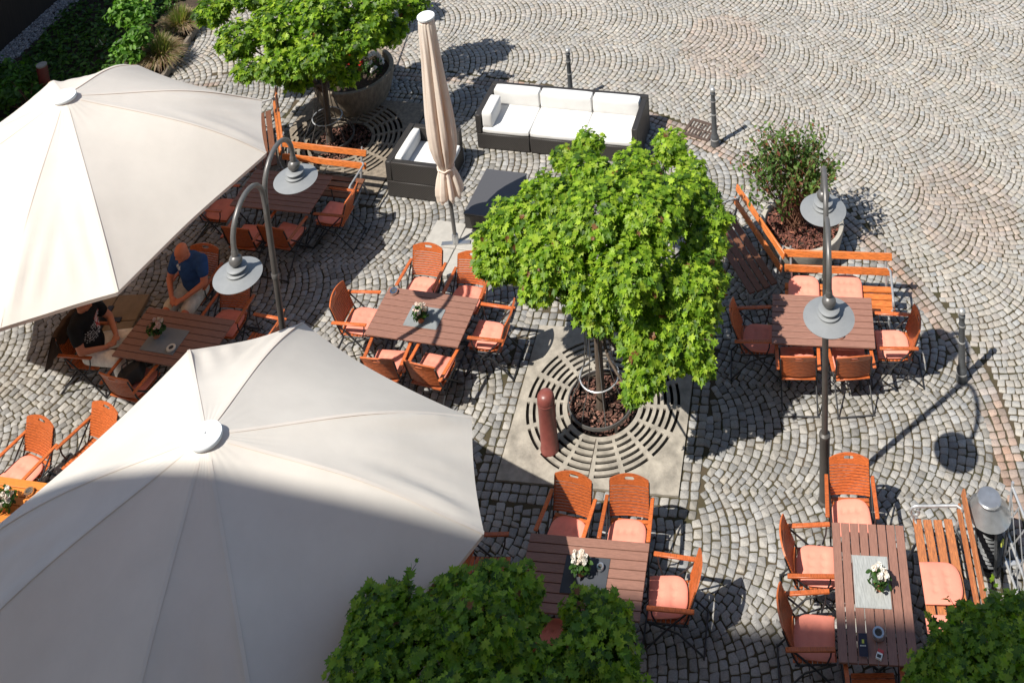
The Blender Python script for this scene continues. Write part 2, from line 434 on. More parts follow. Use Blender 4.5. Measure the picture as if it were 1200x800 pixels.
# straight rows of setts round the two grates
Q = []
for cc_, ra_ in ((SLAB_A, SLAB_RA), (SLAB_B, SLAB_RB)):
    ca, sa = math.cos(ra_), math.sin(ra_)
    for side in range(4):
        cs, sn = [(1, 0), (0, 1), (-1, 0), (0, -1)][side]
        for row in range(2):
            d0 = SLAB_S / 2 + .012 + row * .118; n = 21 + row * 2; half = SLAB_S / 2 + .012 + row * .118 + .118
            e = np.linspace(-half + .118, half, n + 1)
            for i in range(n):
                pts = [(e[i], d0), (e[i + 1], d0), (e[i + 1], d0 + .112), (e[i], d0 + .112)]
                pts = [(x * cs - y * sn, x * sn + y * cs) for x, y in pts]
                Q.append([(cc_.x + x * ca - y * sa, cc_.y + x * sa + y * ca) for x, y in pts])
setts(np.array(Q)[:, ::-1].copy(), (.255, .246, .229), .13, 'grate_border_paving')
# reddish rows between terrace and street
Q = []; red = []
for row in range(3):
    off = -.165 + row * .112
    A = BL + BN * off; B = BL + BN * (off + .108)
    sh = row * .4
    for i in range(len(BL) - 1):
        Q.append([A[i], A[i + 1], B[i + 1], B[i]])
        u = i / len(BL); rr = .34 + .38 * math.sin(i * .21 + row) * math.sin(i * .037 + 1.3)
        red.append(min(.95, max(.05, rr + random.gauss(0, .18) - (.25 if row == 2 else 0))))
setts(np.array(Q), (.265, .252, .232), .12, 'border_paving', red=np.array(red))
# street: columns of arcs follow the curve of the border
CC = np.array((-4.4, 11.4)); Q = []
for j in range(0, 18):
    t0 = 7.1 + j * 1.5
    if t0 > 26: break
    q = arc_quads(t0 * R(165), 1.5, .100, .103)
    th = R(130) - q[..., 0] / t0
    rad = t0 + q[..., 1] + .10 * np.sin(th * 7)
    Q.append(np.stack([CC[0] + rad * np.cos(th), CC[1] + rad * np.sin(th)], -1))
Q = np.concatenate(Q); c = Q.mean(1)
ok = (border_side(c) > .200) & (c[:, 1] > 5.5) & (c[:, 0] < 11.5) & (c[:, 1] < 27) & (c[:, 0] > -10.08) & (np.hypot(c[:, 0], c[:, 1]) < 29)
Q = Q[ok]; c = c[ok]
red = np.clip(RNG.normal(.04, .07, len(c)) + .22 * (np.sin(c[:, 0] * .9 + 1) * np.sin(c[:, 1] * .7) > .75), 0, .6)
setts(Q, (.315, .302, .275), .07, 'street_paving', red=red)

# ------------------------------------------------------------------ plants
def rotmats(nrm, spin):
    """(n,3) normals -> matrices whose third column is the normal, turned by spin"""
    nrm = nrm / np.linalg.norm(nrm, axis=1, keepdims=True)
    ref = np.where(np.abs(nrm[:, 2:3]) < .95, np.array([[0, 0, 1.]]), np.array([[1., 0, 0]]))
    x = np.cross(ref, nrm); x /= np.linalg.norm(x, axis=1, keepdims=True); y = np.cross(nrm, x)
    c, s = np.cos(spin)[:, None], np.sin(spin)[:, None]
    return np.stack([x * c + y * s, -x * s + y * c, nrm], -1)

MAPLE_R = [(0, -.02), (.10, -.16), (.36, -.12), (.26, .08), (.60, .22), (.38, .34), (.44, .60), (.17, .52), (.0, 1.0)]
OVAL_R = [(0, 0), (.2, .22), (.27, .5), (.18, .8), (0, 1.0)]
BLADE_R = [(0, 0), (.05, .1), (.05, .6), (0, 1.0)]
def leaf_mesh(name, pos, nrm, spin, size, cols, outline=MAPLE_R, fold=.18, m=None, parent=None, droop=.12):
    k = len(outline); o = np.array(outline)
    rt = np.c_[o, fold * o[:, 0] - droop * o[:, 1] ** 2]; lf = rt[1:-1].copy(); lf[:, 0] *= -1
    T = np.concatenate([rt, lf]); nv = len(T)
    fr = list(range(k)); fl = [0] + [k - 1] + list(range(nv - 1, k - 1, -1))
    RM = rotmats(nrm, spin)
    V = np.einsum('nij,vj->nvi', RM, T) * size[:, None, None] + pos[:, None, :]
    n = len(pos); kk = max(len(fr), len(fl))
    F = np.concatenate([np.array(fr)[None] + (np.arange(n) * nv)[:, None], np.array(fl)[None] + (np.arange(n) * nv)[:, None]])
    return np_mesh(name, V.reshape(-1, 3), F, np.repeat(cols, nv, 0), m or M['leaf'], parent)

def leaf_cols(n, pal, wts, var=.16):
    p = np.array(pal); k = RNG.choice(len(p), n, p=np.array(wts) / sum(wts))
    return np.clip(p[k] * (1 + RNG.normal(0, var, (n, 1))), .003, .9)

def clump_points(clumps, dens, depth=.35, bottom=True):
    P = []; Nn = []
    C = np.array([c[0] for c in clumps]); Rr = np.array([c[1] for c in clumps])
    for i, (c, r) in enumerate(clumps):
        n = int(dens * 4 * PI * r * r)
        d = RNG.normal(0, 1, (n, 3)); d /= np.linalg.norm(d, axis=1, keepdims=True)
        lump = 1 + .24 * np.sin(d[:, 0] * 7 + i) * np.sin(d[:, 1] * 6 + 2 * i) + .1 * np.sin(d[:, 2] * 9 + i)
        rad = r * lump * (1 - depth * RNG.random(n) ** 1.8)
        p = np.array(c) + d * rad[:, None] * np.array([1, 1, .85])
        D = np.linalg.norm(p[:, None] - C[None], axis=2) / Rr[None]; D[:, i] = 9
        keep = (D.min(1) > .72) | (RNG.random(n) < .12)
        P.append(p[keep]); Nn.append(d[keep])
    return np.concatenate(P), np.concatenate(Nn)

MAPLE_PAL = [(.08, .165, .012), (.14, .25, .016), (.21, .33, .022), (.30, .41, .035), (.045, .10, .012), (.19, .085, .035)]
def maple(label, base, clumps, dens, size, wts, trunk_r=.055, group='maple trees of the terrace', name='maple_tree', extra_twigs=10, shade=1.0, fork=1.25):
    base = Vector(base)
    root = thing(name, label, 'tree', base, 0, group)
    b = MB(); top = Vector((random.uniform(-.03, .03), random.uniform(-.03, .03), fork))
    b.tube([(0, 0, -.02), (0.0, 0, .12), (.01, 0, .6), top], [trunk_r * 1.35, trunk_r * 1.05, trunk_r * .95, trunk_r * .9], 12)
    for c, r in clumps:
        e = Vector(c) - base; e.z -= .1
        if e.z < .3: continue
        q = top + Vector((0, 0, random.uniform(-.25, .25)))
        mid = q.lerp(e, .5) + Vector((random.uniform(-.08, .08), random.uniform(-.08, .08), random.uniform(0.02, .15)))
        b.tube([q, q.lerp(mid, .5) + Vector((0, 0, .05)), mid, e], [trunk_r * .55, trunk_r * .42, trunk_r * .32, trunk_r * .15], 6)
        for _ in range(3):
            f = e + Vector((random.gauss(0, 1), random.gauss(0, 1), random.gauss(.4, .8))).normalized() * r * random.uniform(.7, 1.12)
            b.tube([mid.lerp(e, .6), e.lerp(f, .5), f], [.010, .007, .003], 5)
    P, Nn = clump_points(clumps, dens)
    out_ = np.where((Nn[:, 2] > -.15))[0]; cen = P.mean(0)
    far_ = np.linalg.norm((P - cen) * [1, 1, .8], axis=1); out_ = out_[np.argsort(-far_[out_])[:len(out_) // 3]]
    tw = b; EP = []; EN = []
    for k in RNG.choice(out_, 40, replace=False):                 # young shoots that stand out of the crown
        d = Vector(Nn[k] + RNG.normal(0, .3, 3) + [0, 0, .55]).normalized(); p0 = Vector(P[k]) - d * .12; L_ = random.uniform(.10, .21)
        bend = Vector((random.gauss(0, .05), random.gauss(0, .05), -.03))
        pts = [p0 + d * L_ * 1.4 * t + bend * t * t - base for t in (0, .33, .66, 1)]
        tw.tube(pts, [.006, .005, .004, .002], 5)
        for t in np.linspace(.35, 1.0, 8):
            q = p0 + d * L_ * 1.4 * t + bend * t * t
            EP.append(np.array(q) + RNG.normal(0, .022, 3)); EN.append(np.array(d) * .3 + RNG.normal(0, .6, 3) + [0, 0, .4])
    b.build('trunk', M['bark'], root)
    P = np.concatenate([P, np.array(EP)]); Nn = np.concatenate([Nn, np.array(EN) / np.linalg.norm(EN, axis=1, keepdims=True)])
    n = len(P)
    nr = Nn * .55 + np.array([[0, 0, .85]]) + RNG.normal(0, .38, (n, 3))
    cols = leaf_cols(n, MAPLE_PAL, wts) * shade
    # leaf tips point outward and down: spin the tip away from the axis
    RM = rotmats(nr, np.zeros(n)); out = Nn + np.array([[0, 0, -.5]])
    spin = np.arctan2(-(out * RM[:, :, 0]).sum(1), (out * RM[:, :, 1]).sum(1)) + RNG.normal(0, .6, n)
    sz = size * RNG.uniform(.45, 1.4, n)
    leaf_mesh('crown', P - np.array(base), nr, spin, sz, cols, MAPLE_R, .22, None, root)
    return root

def clumps_px(L): return [(tuple(at(x, y, z)), r) for x, y, z, r in L]

maple('bright green maple growing from the round tree grate in the middle', (-1.4, 12.61, 0), clumps_px([
    (600, 268, 2.3, .34), (588, 300, 2.05, .30), (640, 240, 2.5, .36), (650, 300, 2.5, .42), (688, 205, 2.55, .30), (690, 168, 2.5, .17), (700, 255, 2.9, .42),
    (690, 340, 2.2, .32), (745, 205, 2.6, .33), (785, 172, 2.4, .22), (760, 250, 2.9, .42), (740, 320, 2.6, .42), (795, 235, 2.5, .34), (825, 290, 2.2, .25),
    (806, 335, 2.2, .36), (760, 388, 1.9, .36), (795, 398, 1.8, .33), (757, 438, 1.6, .22), (742, 462, 1.45, .12), (822, 428, 1.6, .14), (704, 372, 2.0, .19), (630, 335, 2.0, .22),
    (575, 282, 2.1, .22), (735, 225, 2.9, .34), (810, 375, 1.9, .3), (570, 310, 2.0, .14), (830, 258, 2.25, .24), (822, 228, 2.3, .2), (660, 185, 2.3, .16), (810, 200, 2.3, .18), (838, 330, 2.0, .14)]),
    900, .076, [1.5, 2.8, 3.4, 2.9, .9, .12], fork=1.35)
maple('green maple beside the round flower planter at the back left', (-6.4, 18.0, 0), clumps_px([
    (250, 12, 2.2, .28), (282, 45, 2.0, .32), (290, 82, 1.7, .2), (330, 25, 2.5, .42), (332, 72, 2.0, .36), (380, 15, 2.7, .42), (375, 62, 2.2, .40), (402, 84, 1.7, .25),
    (420, 38, 2.3, .38), (440, 5, 2.6, .34), (458, 36, 2.0, .25), (484, 5, 2.2, .25), (350, 92, 1.6, .2), (370, -25, 2.8, .45), (300, -15, 2.4, .42), (430, -35, 2.6, .45),
    (345, -60, 2.4, .45), (480, -30, 2.3, .35), (395, -70, 2.3, .45), (262, 52, 1.9, .12)]),
    600, .088, [2.4, 3.0, 2.4, 1.6, 1.3, .06], fork=1.2)
maple('dark green maple in building shade at the bottom edge beside the large cream parasol', (-2.1, 7.75, 0), clumps_px([
    (440, 728, 2.75, .22), (425, 780, 2.75, .26), (480, 742, 2.6, .28), (525, 715, 2.4, .26), (572, 698, 2.45, .25), (606, 694, 2.4, .20), (560, 750, 2.6, .36), (612, 728, 2.3, .17),
    (500, 800, 2.5, .42), (590, 800, 2.4, .32), (650, 798, 2.2, .26), (682, 716, 2.2, .17), (712, 728, 2.2, .20), (704, 770, 2.3, .28), (675, 760, 2.2, .16), (430, 840, 2.7, .30),
    (540, 860, 2.5, .5), (640, 860, 2.3, .4), (725, 815, 2.1, .24), (418, 800, 2.75, .19), (424, 757, 2.75, .13), (432, 708, 2.75, .13), (412, 850, 2.7, .24), (460, 706, 2.65, .14), (480, 900, 2.1, .42), (590, 930, 2.2, .45), (690, 910, 2.0, .4)]),
    820, .068, [2.0, 3.2, 3.0, 1.7, .8, .06], fork=1.4)
maple('dark green maple in shade at the bottom right corner in front of the weathered bench', (3.0, 7.35, 0), clumps_px([
    (1090, 800, 1.9, .2), (1118, 772, 2.0, .24), (1132, 735, 2.0, .17), (1165, 752, 2.1, .28), (1192, 722, 2.1, .17), (1200, 780, 2.2, .32), (1140, 812, 2.0, .32),
    (1240, 745, 2.1, .36), (1230, 825, 2.3, .42), (1150, 870, 2.1, .40), (1290, 800, 2.2, .45), (1230, 890, 2.2, .45), (1310, 880, 2.1, .4), (1105, 745, 1.85, .08)]),
    820, .068, [2.0, 3.2, 3.0, 1.7, .8, .06], fork=1.3)

def tree_guard(label, base):
    root = thing('tree_guard', label, 'tree guard', base, 0, 'metal guards round the maple trunks')
    ring = lambda r, z, n=36: [(r * math.cos(2 * PI * k / n), r * math.sin(2 * PI * k / n), z) for k in range(n)]
    b = MB(); b.lathe([(.415, .10), (.43, .10), (.43, .145), (.415, .145), (.415, .10)], 40, cap=False); b.build('base_ring', M['pole_grey'], root)
    b = MB(); b.tube(ring(.25, .50), .010, 6, True); b.build('collar_ring', M['galv'], root)
    b = MB(); b.tube(ring(.14, 1.42), .008, 6, True); b.build('top_ring', M['pole_dark'], root)
    for k in range(8):
        a = 2 * PI * k / 8 + .2; ca, sa = math.cos(a), math.sin(a)
        b = MB(); b.tube([(.42 * ca, .42 * sa, .12), (.33 * ca, .33 * sa, .34), (.25 * ca, .25 * sa, .5), (.19 * ca, .19 * sa, .7), (.15 * ca, .15 * sa, 1.0), (.14 * ca, .14 * sa, 1.45)], .007, 6)
        b.build('rod', M['pole_dark'] if k % 2 else M['pole_grey'], root)
    for k in range(4):
        a = 2 * PI * k / 4 + .5; ca, sa = math.cos(a), math.sin(a)
        b = MB(); b.box((.425 * ca, .425 * sa, .06), (.03, .03, .13), Matrix.Rotation(a, 3, 'Z')); b.build('foot', M['pole_dark'], root)
    return root
tree_guard('wire cage guard round the trunk of the middle maple', (-1.4, 12.61, 0))
tree_guard('wire cage guard round the back left maple trunk behind the bench', (-6.4, 18.0, 0))

def tree_grate(label, c, rot, m):
    root = thing('tree_grate', label, 'tree grate', (c.x, c.y, 0), rot, 'round slotted tree grates')
    NS, SUB = 16, 6; N = NS * SUB
    rings = [.47, .53]; r = .53
    for k in range(6): rings += [r + .040, r + .087]; r += .087
    rings[-1] = 1.06
    vs = []; fs = []
    H = SLAB_S / 2
    for rr in rings:
        for k in range(N):
            a = 2 * PI * k / N; vs.append((rr * math.cos(a), rr * math.sin(a)))
    for k in range(N):
        a = 2 * PI * k / N; x, y = math.cos(a), math.sin(a); t = H / max(abs(x), abs(y)); vs.append((x * t, y * t))
    L = len(rings) + 1
    for i in range(L - 1):
        slot = (i % 2 == 1) and i < len(rings) - 1
        for k in range(N):
            if slot and (k % SUB) != 0: continue
            fs.append((i * N + k, (i + 1) * N + k, (i + 1) * N + (k + 1) % N, i * N + (k + 1) % N))
    b = MB(); b.plate(vs, fs, lambda x, y, s: (x, y, .016 if s == 0 else -.05)); b.build('slotted_slab', m, root, smooth=False)
    b = MB(); b.box((0, -.805, .0165), (.009, .62, .004)); b.box((0, .805, .0165), (.009, .62, .004)); b.build('joint_strip', M['soil'], root)
    b = MB(); b.lathe([(.0001, -.012), (1.08, -.012)], 40, cap=False); b.build('slot_shade_bed', M['slot_shade'], root, smooth=False)  # shallow bed painted near-black, so the slots look deep and shaded
    # bark mulch round the trunk
    n = 900; P = RNG.normal(0, 1, (n, 3)); rad = .44 * np.sqrt(RNG.random(n)); an = RNG.random(n) * 2 * PI
    P = np.c_[rad * np.cos(an), rad * np.sin(an), RNG.uniform(0, .03, n)]
    cols = leaf_cols(n, [(.15, .068, .048), (.095, .042, .03), (.24, .125, .09), (.06, .035, .025)], [3, 3, 1, 2])
    tag(leaf_mesh('bark_mulch', P, RNG.normal(0, .5, (n, 3)) + [0, 0, 1], RNG.random(n) * 6.28, RNG.uniform(.03, .07, n), cols, OVAL_R, .1, M['mulch'], root), kind='stuff')
    return root
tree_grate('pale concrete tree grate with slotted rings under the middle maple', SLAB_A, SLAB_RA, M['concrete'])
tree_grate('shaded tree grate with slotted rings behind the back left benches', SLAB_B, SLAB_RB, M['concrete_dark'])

# ------------------------------------------------------------------ garden at the upper left
g = MB(); g.add([(-13.7, 16.5, -.004), (-10.24, 16.5, -.004), (-10.05, 30, -.004), (-13.7, 30, -.004)], [(0, 1, 2, 3)])
tag(g.build('garden_bed', M['soil'], smooth=False), kind='structure')
def pebbles(name, n, region, size, pal, wts, kind='stuff'):
    P = np.array([region() for _ in range(n)]); s = size * RNG.uniform(.6, 1.3, (n, 1))
    base = np.array([(1, 0, 0), (0, 1, 0), (-1, 0, 0), (0, -1, 0), (.1, .1, .7), (0, 0, -.5)], float)
    V = base[None] * RNG.uniform(.6, 1.3, (n, 6, 1)) * s[:, None]; sp = RNG.random(n) * 6.28
    c, q = np.cos(sp)[:, None], np.sin(sp)[:, None]
    V = np.stack([V[..., 0] * c - V[..., 1] * q, V[..., 0] * q + V[..., 1] * c, V[..., 2]], -1) + P[:, None]
    T = np.array([(0, 1, 4), (1, 2, 4), (2, 3, 4), (3, 0, 4), (1, 0, 5), (2, 1, 5), (3, 2, 5), (0, 3, 5)])
    F = (T[None] + (np.arange(n) * 6)[:, None, None]).reshape(-1, 3)
    return tag(np_mesh(name, V.reshape(-1, 3), F, np.repeat(leaf_cols(n, pal, wts), 6, 0), M['gravel']), kind=kind)
def greg():
    y = random.uniform(17, 26); x0 = -13.98 + (y - 21) * .14
    return (random.uniform(x0, x0 + .52), y, random.uniform(0, .02))
tag(pebbles('gravel_strip', 7000, greg, .032, [(.30, .30, .31), (.20, .20, .21), (.42, .41, .40)], [3, 2, 1]), 'grey gravel strip along the foot of the dark timber wall', 'gravel')
# low ground cover, in the shade of the dark wall
n = 9000; y = RNG.uniform(17, 26, n); x = RNG.uniform(-13.3, -10.9, n); keep = (np.sin(x * 2.1) * np.sin(y * 1.7) + RNG.normal(0, .5, n)) > -.5
x, y = x[keep], y[keep]; n = len(x)
P = np.c_[x, y, RNG.uniform(0, .13, n)]
tag(leaf_mesh('ground_cover', P, RNG.normal(0, .5, (n, 3)) + [0, 0, 1], RNG.random(n) * 6.28, RNG.uniform(.06, .14, n), leaf_cols(n, [(.07, .15, .025), (.04, .095, .02), (.11, .21, .04)], [3, 2, 2]), OVAL_R), 'low green ground cover in the shade of the dark wall', 'ground cover', kind='stuff')
b = MB()
for i in range(11):
    y0 = 16.9 + i * .72; x0 = -10.16 + (y0 - 17) * .012
    b.box((x0, y0 + .355, .07), (.075, .70, .15 + random.uniform(-.01, .01)), Matrix.Rotation(R(random.uniform(-.6, .6)) - .012, 3, 'Z'))
tag(b.build('bed_edging', M['kerb_wood'], bevel=.01), 'weathered board edging between the planted bed and the setts', 'edging')

def stem_bush(name, label, cat, base, clumps, dens, size, pal, wts, outline, nst=30, spread=.3, mstem='twig', up=.6, group=None):
    base = Vector(base); root = thing(name, label, cat, base, 0, group)
    b = MB()
    for _ in range(nst):
        c, r = random.choice(clumps)
        e = Vector(c) - base + Vector((random.gauss(0, 1), random.gauss(0, 1), random.gauss(.3, .7))).normalized() * r * random.uniform(.3, 1.05)
        s0 = Vector((random.gauss(0, spread * .35), random.gauss(0, spread * .35), 0))
        md = s0.lerp(e, .5) + Vector((random.uniform(-.05, .05), random.uniform(-.05, .05), .05))
        b.tube([s0, md, e], [.008, .006, .002], 5)
    b.build('stem', M[mstem], root)
    P, Nn = clump_points(clumps, dens, depth=.8); n = len(P)
    nr = Nn * .6 + np.array([[0, 0, up]]) + RNG.normal(0, .4, (n, 3))
    leaf_mesh('foliage', P - np.array(base), nr, RNG.random(n) * 6.28, size * RNG.uniform(.6, 1.3, n), leaf_cols(n, pal, wts), outline, .25, None, root)
    return root
GP = [(.075, .19, .02), (.13, .27, .035), (.05, .12, .018), (.19, .33, .06)]
stem_bush('garden_bush', 'leafy bright green bush in the bed at the upper left', 'bush', (-10.85, 20.9, 0),
          clumps_px([(148, 15, .9, .32), (160, 42, .8, .26), (168, 15, .9, .22), (145, 60, .5, .22), (158, 64, .45, .18), (152, -15, 1.0, .35), (178, -12, .9, .25)]), 420, .11, GP, [3, 3, 2, 1], OVAL_R, 20)
stem_bush('garden_bush', 'dark shaded bush beside the dark red bollard at the left edge', 'bush', (-12.2, 19.1, 0),
          clumps_px([(10, 110, .4, .3), (30, 95, .35, .3), (0, 85, .4, .3), (48, 115, .3, .22)]), 300, .11, GP, [2, 1, 4, 0], OVAL_R, 12)
for lab, px, py in (('small white leaved plant in the bed under the green bush', 122, 56), ('small white flowering plant at the far left edge', 10, 106)):
    bp = at(px, py, 0); root = thing('border_plant', lab, 'plant', bp, 0, 'small pale plants in the bed')
    n = 60; P = np.c_[RNG.normal(0, .09, n), RNG.normal(0, .09, n), RNG.uniform(.03, .22, n)]
    leaf_mesh('foliage', P, RNG.normal(0, .5, (n, 3)) + [0, 0, .8], RNG.random(n) * 6.28, RNG.uniform(.05, .10, n), leaf_cols(n, [(.10, .20, .05), (.55, .58, .45)], [2, 1]), OVAL_R, .2, None, root)
    b = MB(); [b.tube([(0, 0, 0), (random.uniform(-.08, .08), random.uniform(-.08, .08), .2)], .004, 5) for _ in range(8)]; b.build('stem', M['twig'], root)

def tussock(label, base, r, h, n=1300):
    root = thing('grass_tussock', label, 'ornamental grass', base, 0, 'bronze grass tussocks in the bed')
    V = []; F = []; C = []
    for i in range(n):
        a = random.uniform(0, 2 * PI); lean = random.random() ** .6; L = h * random.uniform(.8, 1.25)
        r0 = random.uniform(0, .10); d = Vector((math.cos(a), math.sin(a), 0)); sd_ = Vector((-d.y, d.x, 0))
        col = random.choice([(.34, .23, .16), (.42, .31, .23), (.24, .15, .10), (.50, .40, .30), (.18, .22, .06)]) if lean > .45 else random.choice([(.14, .22, .04), (.20, .22, .07), (.28, .22, .12)])
        o = len(V)
        for j in range(5):
            t = j / 4
            p = d * (r0 + r * lean * t ** 1.1) + Vector((0, 0, L * (t - lean * .75 * t ** 2.2)))
            wv = .0085 * (1 - t) + .0015
            V += [tuple(p + sd_ * wv), tuple(p - sd_ * wv)]; C += [col, col]
        for j in range(4): F.append((o + 2 * j, o + 2 * j + 1, o + 2 * j + 3, o + 2 * j + 2))
    me = np_mesh('blades', np.array(V), np.array(F), np.array(C), M['leaf'], root); me.name = 'grass_blade_tuft'
    b = MB(); b.ball((0, 0, .03), .10, 10, 6, (1, 1, .5)); b.build('root_crown', M['twig'], root)
tussock('bronze grass tussock at the edging nearer the cream parasol', at(190, 74, .05), .50, .62)
tussock('bronze grass tussock at the edging farther back beside the maple', at(212, 36, .05), .46, .55)

# planters
def planter(label, loc, r, h, m):
    root = thing('round_planter', label, 'planter', loc, 0, 'round concrete planters')
    b = MB(); b.lathe([(r * .80, 0), (r * .90, h * .3), (r * .98, h * .75), (r, h * .95), (r * .99, h), (r * .90, h), (r * .88, h * .94), (r * .87, h * .7)], 48); b.build('bowl', m, root)
    b = MB(); b.lathe([(.001, h * .80), (r * .5, h * .80), (r * .88, h * .78)], 32, cap=False); b.build('soil', M['soil'], root, smooth=False)
    return root
PR = Vector((1.53, 15.1, 0)); planter('pale concrete bowl planter behind the right corner benches', PR, .62, .46, M['concrete_pale'])
PL = Vector((-6.25, 19.2, 0)); planter('dark stained bowl planter behind the back left maple', PL, .74, .58, M['concrete_dark'])
n = 1500; rad = .52 * np.sqrt(RNG.random(n)); an = RNG.random(n) * 6.28
mul = leaf_mesh('bark_mulch', np.c_[PR.x + rad * np.cos(an), PR.y + rad * np.sin(an), .375 + RNG.uniform(0, .04, n)], RNG.normal(0, .5, (n, 3)) + [0, 0, 1], RNG.random(n) * 6.28, RNG.uniform(.03, .07, n), leaf_cols(n, [(.17, .06, .04), (.10, .035, .025), (.26, .10, .06)], [3, 3, 1]), OVAL_R, .1, M['mulch'])
tag(mul, 'red brown bark mulch in the pale concrete planter', 'mulch', kind='stuff')

def shrub():
    base = Vector((PR.x - .12, PR.y + .02, .37)); root = thing('shrub', 'twiggy shrub with small dark leaves in the pale concrete planter', 'shrub', base)
    b = MB(); LP = []; LN = []
    for i in range(105):
        a = random.uniform(0, 2 * PI); sp = random.random() ** .7
        e = Vector((math.cos(a) * .86 * sp - .06, math.sin(a) * .64 * sp, random.uniform(1.0, 1.68) * (1.08 - .30 * sp)))
        s0 = Vector((random.gauss(0, .07), random.gauss(0, .07), 0)); prev = s0; pts = [s0]
        for t in (.3, .6, .85, 1.0):
            p = s0.lerp(e, t) + Vector((random.gauss(0, .02), random.gauss(0, .02), .05 * math.sin(t * PI))); pts.append(p)
        b.tube(pts, [.007, .006, .005, .004, .002], 5)
        for t in np.linspace(.55, 1.0, 8):
            for _ in range(4 if t > .72 else 2):
                p = s0.lerp(e, t) + Vector((random.gauss(0, .035), random.gauss(0, .035), random.gauss(0, .03)))
                LP.append(p); LN.append((random.gauss(0, .6), random.gauss(0, .6), .8))
        for _ in range(2):
            k = random.choice(pts[2:4]); f = k + Vector((random.gauss(0, .1), random.gauss(0, .1), random.uniform(.08, .22)))
            b.tube([k, f], [.004, .002], 4)
            LP.append(f); LN.append((random.gauss(0, .6), random.gauss(0, .6), .8))
    b.build('stem', M['twig'], root)
    n = len(LP)
    leaf_mesh('foliage', np.array(LP), np.array(LN), RNG.random(n) * 6.28, RNG.uniform(.045, .09, n), leaf_cols(n, [(.05, .095, .02), (.08, .15, .03), (.13, .19, .045), (.20, .07, .04)], [2, 4, 3, .9]), OVAL_R, .2, None, root)
shrub()

def flower_plant(label, loc, r, h, nl, nf, fpal, name='flowering_plant', group=None, leafsize=.05, fs=.035):
    root = thing(name, label, 'flowers', loc, 0, group)
    d = RNG.normal(0, 1, (nl, 3)); d /= np.linalg.norm(d, axis=1, keepdims=True); d[:, 2] = np.abs(d[:, 2])
    P = d * np.array([r, r, h]) * RNG.uniform(.5, 1, (nl, 1))
    leaf_mesh('foliage', P, d + RNG.normal(0, .3, (nl, 3)), RNG.random(nl) * 6.28, leafsize * RNG.uniform(.7, 1.3, nl), leaf_cols(nl, [(.035, .08, .018), (.06, .13, .025)], [2, 1]), OVAL_R, .2, None, root)
    d = RNG.normal(0, 1, (nf, 3)); d /= np.linalg.norm(d, axis=1, keepdims=True); d[:, 2] = np.abs(d[:, 2]) + .2
    C = d * np.array([r * .75, r * .75, h * 1.0]); pp = []; pn = []; pc = []
    for i in range(nf):
        col = np.array(random.choice(fpal)) * random.uniform(.85, 1.05)
        for k in range(9):
            v = RNG.normal(0, 1, 3); v /= np.linalg.norm(v); v[2] = abs(v[2])
            pp.append(C[i] + v * fs * .5); pn.append(v); pc.append(col)
    n = len(pp)
    leaf_mesh('flower_cluster', np.array(pp), np.array(pn), RNG.random(n) * 6.28, fs * RNG.uniform(.8, 1.3, n), np.array(pc), [(0, -.3), (.4, 0), (.45, .4), (.2, .75), (0, .8)], .2, M['petal'], root, droop=.1)
    b = MB()
    for i in range(0, nf): b.tube([(0, 0, -.02), tuple(C[i])], .003, 4)
    b.build('stem', M['twig'], root); return root
flower_plant('white flowers in the dark bowl planter behind the maple', Vector((PL.x + .33, PL.y + .08, .50)), .26, .26, 220, 26, [(.75, .72, .68)], fs=.05)
flower_plant('red geranium flowers in the dark bowl planter behind the maple', Vector((PL.x + .05, PL.y + .12, .50)), .17, .30, 120, 10, [(.62, .02, .015)], fs=.06)
flower_plant('pink and white flowers beside the silver lattice at the right edge', Vector((3.05, 9.15, .30)), .35, .30, 260, 24, [(.75, .50, .50), (.80, .76, .74)], fs=.05)
b = planter('low round planter of pink flowers in front of the silver lattice', Vector((3.05, 9.15, 0)), .38, .36, M['concrete_dark'])

# ------------------------------------------------------------------ buildings
def facade():
    t = thing('building', 'tall plastered building that the view looks out from, shading the near terrace', 'building')
    d = Vector((1, -.13, 0)).normalized(); nrm = Vector((.13, 1, 0)).normalized(); p0 = Vector((0, -.95, 0))
    rot = Matrix((d, nrm, Vector((0, 0, 1)))).transposed()
    H = 22.0
    b = MB(); b.box(p0 - nrm * 6 + Vector((0, 0, H / 2 - .2)), (60, 12, H - .4), rot); b.build('wall', M['plaster'], t, smooth=False)
    b = MB(); b.box(p0 - nrm * 5.6 + Vector((0, 0, H - .1)), (60.8, 12.98, .2), rot)
    b.box(p0 - nrm * 6 + Vector((0, 0, H + 1.0)), (60.4, 9, 2.0), rot); b.build('roof', M['tile'], t, smooth=False)
    for ix in (-9, -6, -3, 0, 3, 6, 9):
        for iz in range(5):
            c = p0 + d * ix + nrm * .012 + Vector((0, 0, 2.2 + iz * 3.9))
            f = MB(); f.box(c, (1.3, .03, 1.9), rot); fo = f.build('window', M['cap_white'], t, smooth=False)
            f = MB(); f.box(c + nrm * .02, (1.1, .02, 1.7), rot); f.build('pane', M['glass'], fo, smooth=False)
facade()
b = MB(); b.add([(-20, 14.0, -.05), (-14.92, 14.0, -.05), (-13.1, 27, -.05), (-20, 27, -.05), (-20, 14.0, 5.0), (-14.92, 14.0, 5.0), (-13.1, 27, 5.0), (-20, 27, 5.0)],
              [(0, 3, 2, 1), (4, 5, 6, 7), (0, 1, 5, 4), (1, 2, 6, 5), (2, 3, 7, 6), (3, 0, 4, 7)])
wb = thing('timber_building', 'dark timber clad building at the upper left corner behind the gravel', 'building')
b.build('wall', M['dark_timber'], wb, smooth=False)
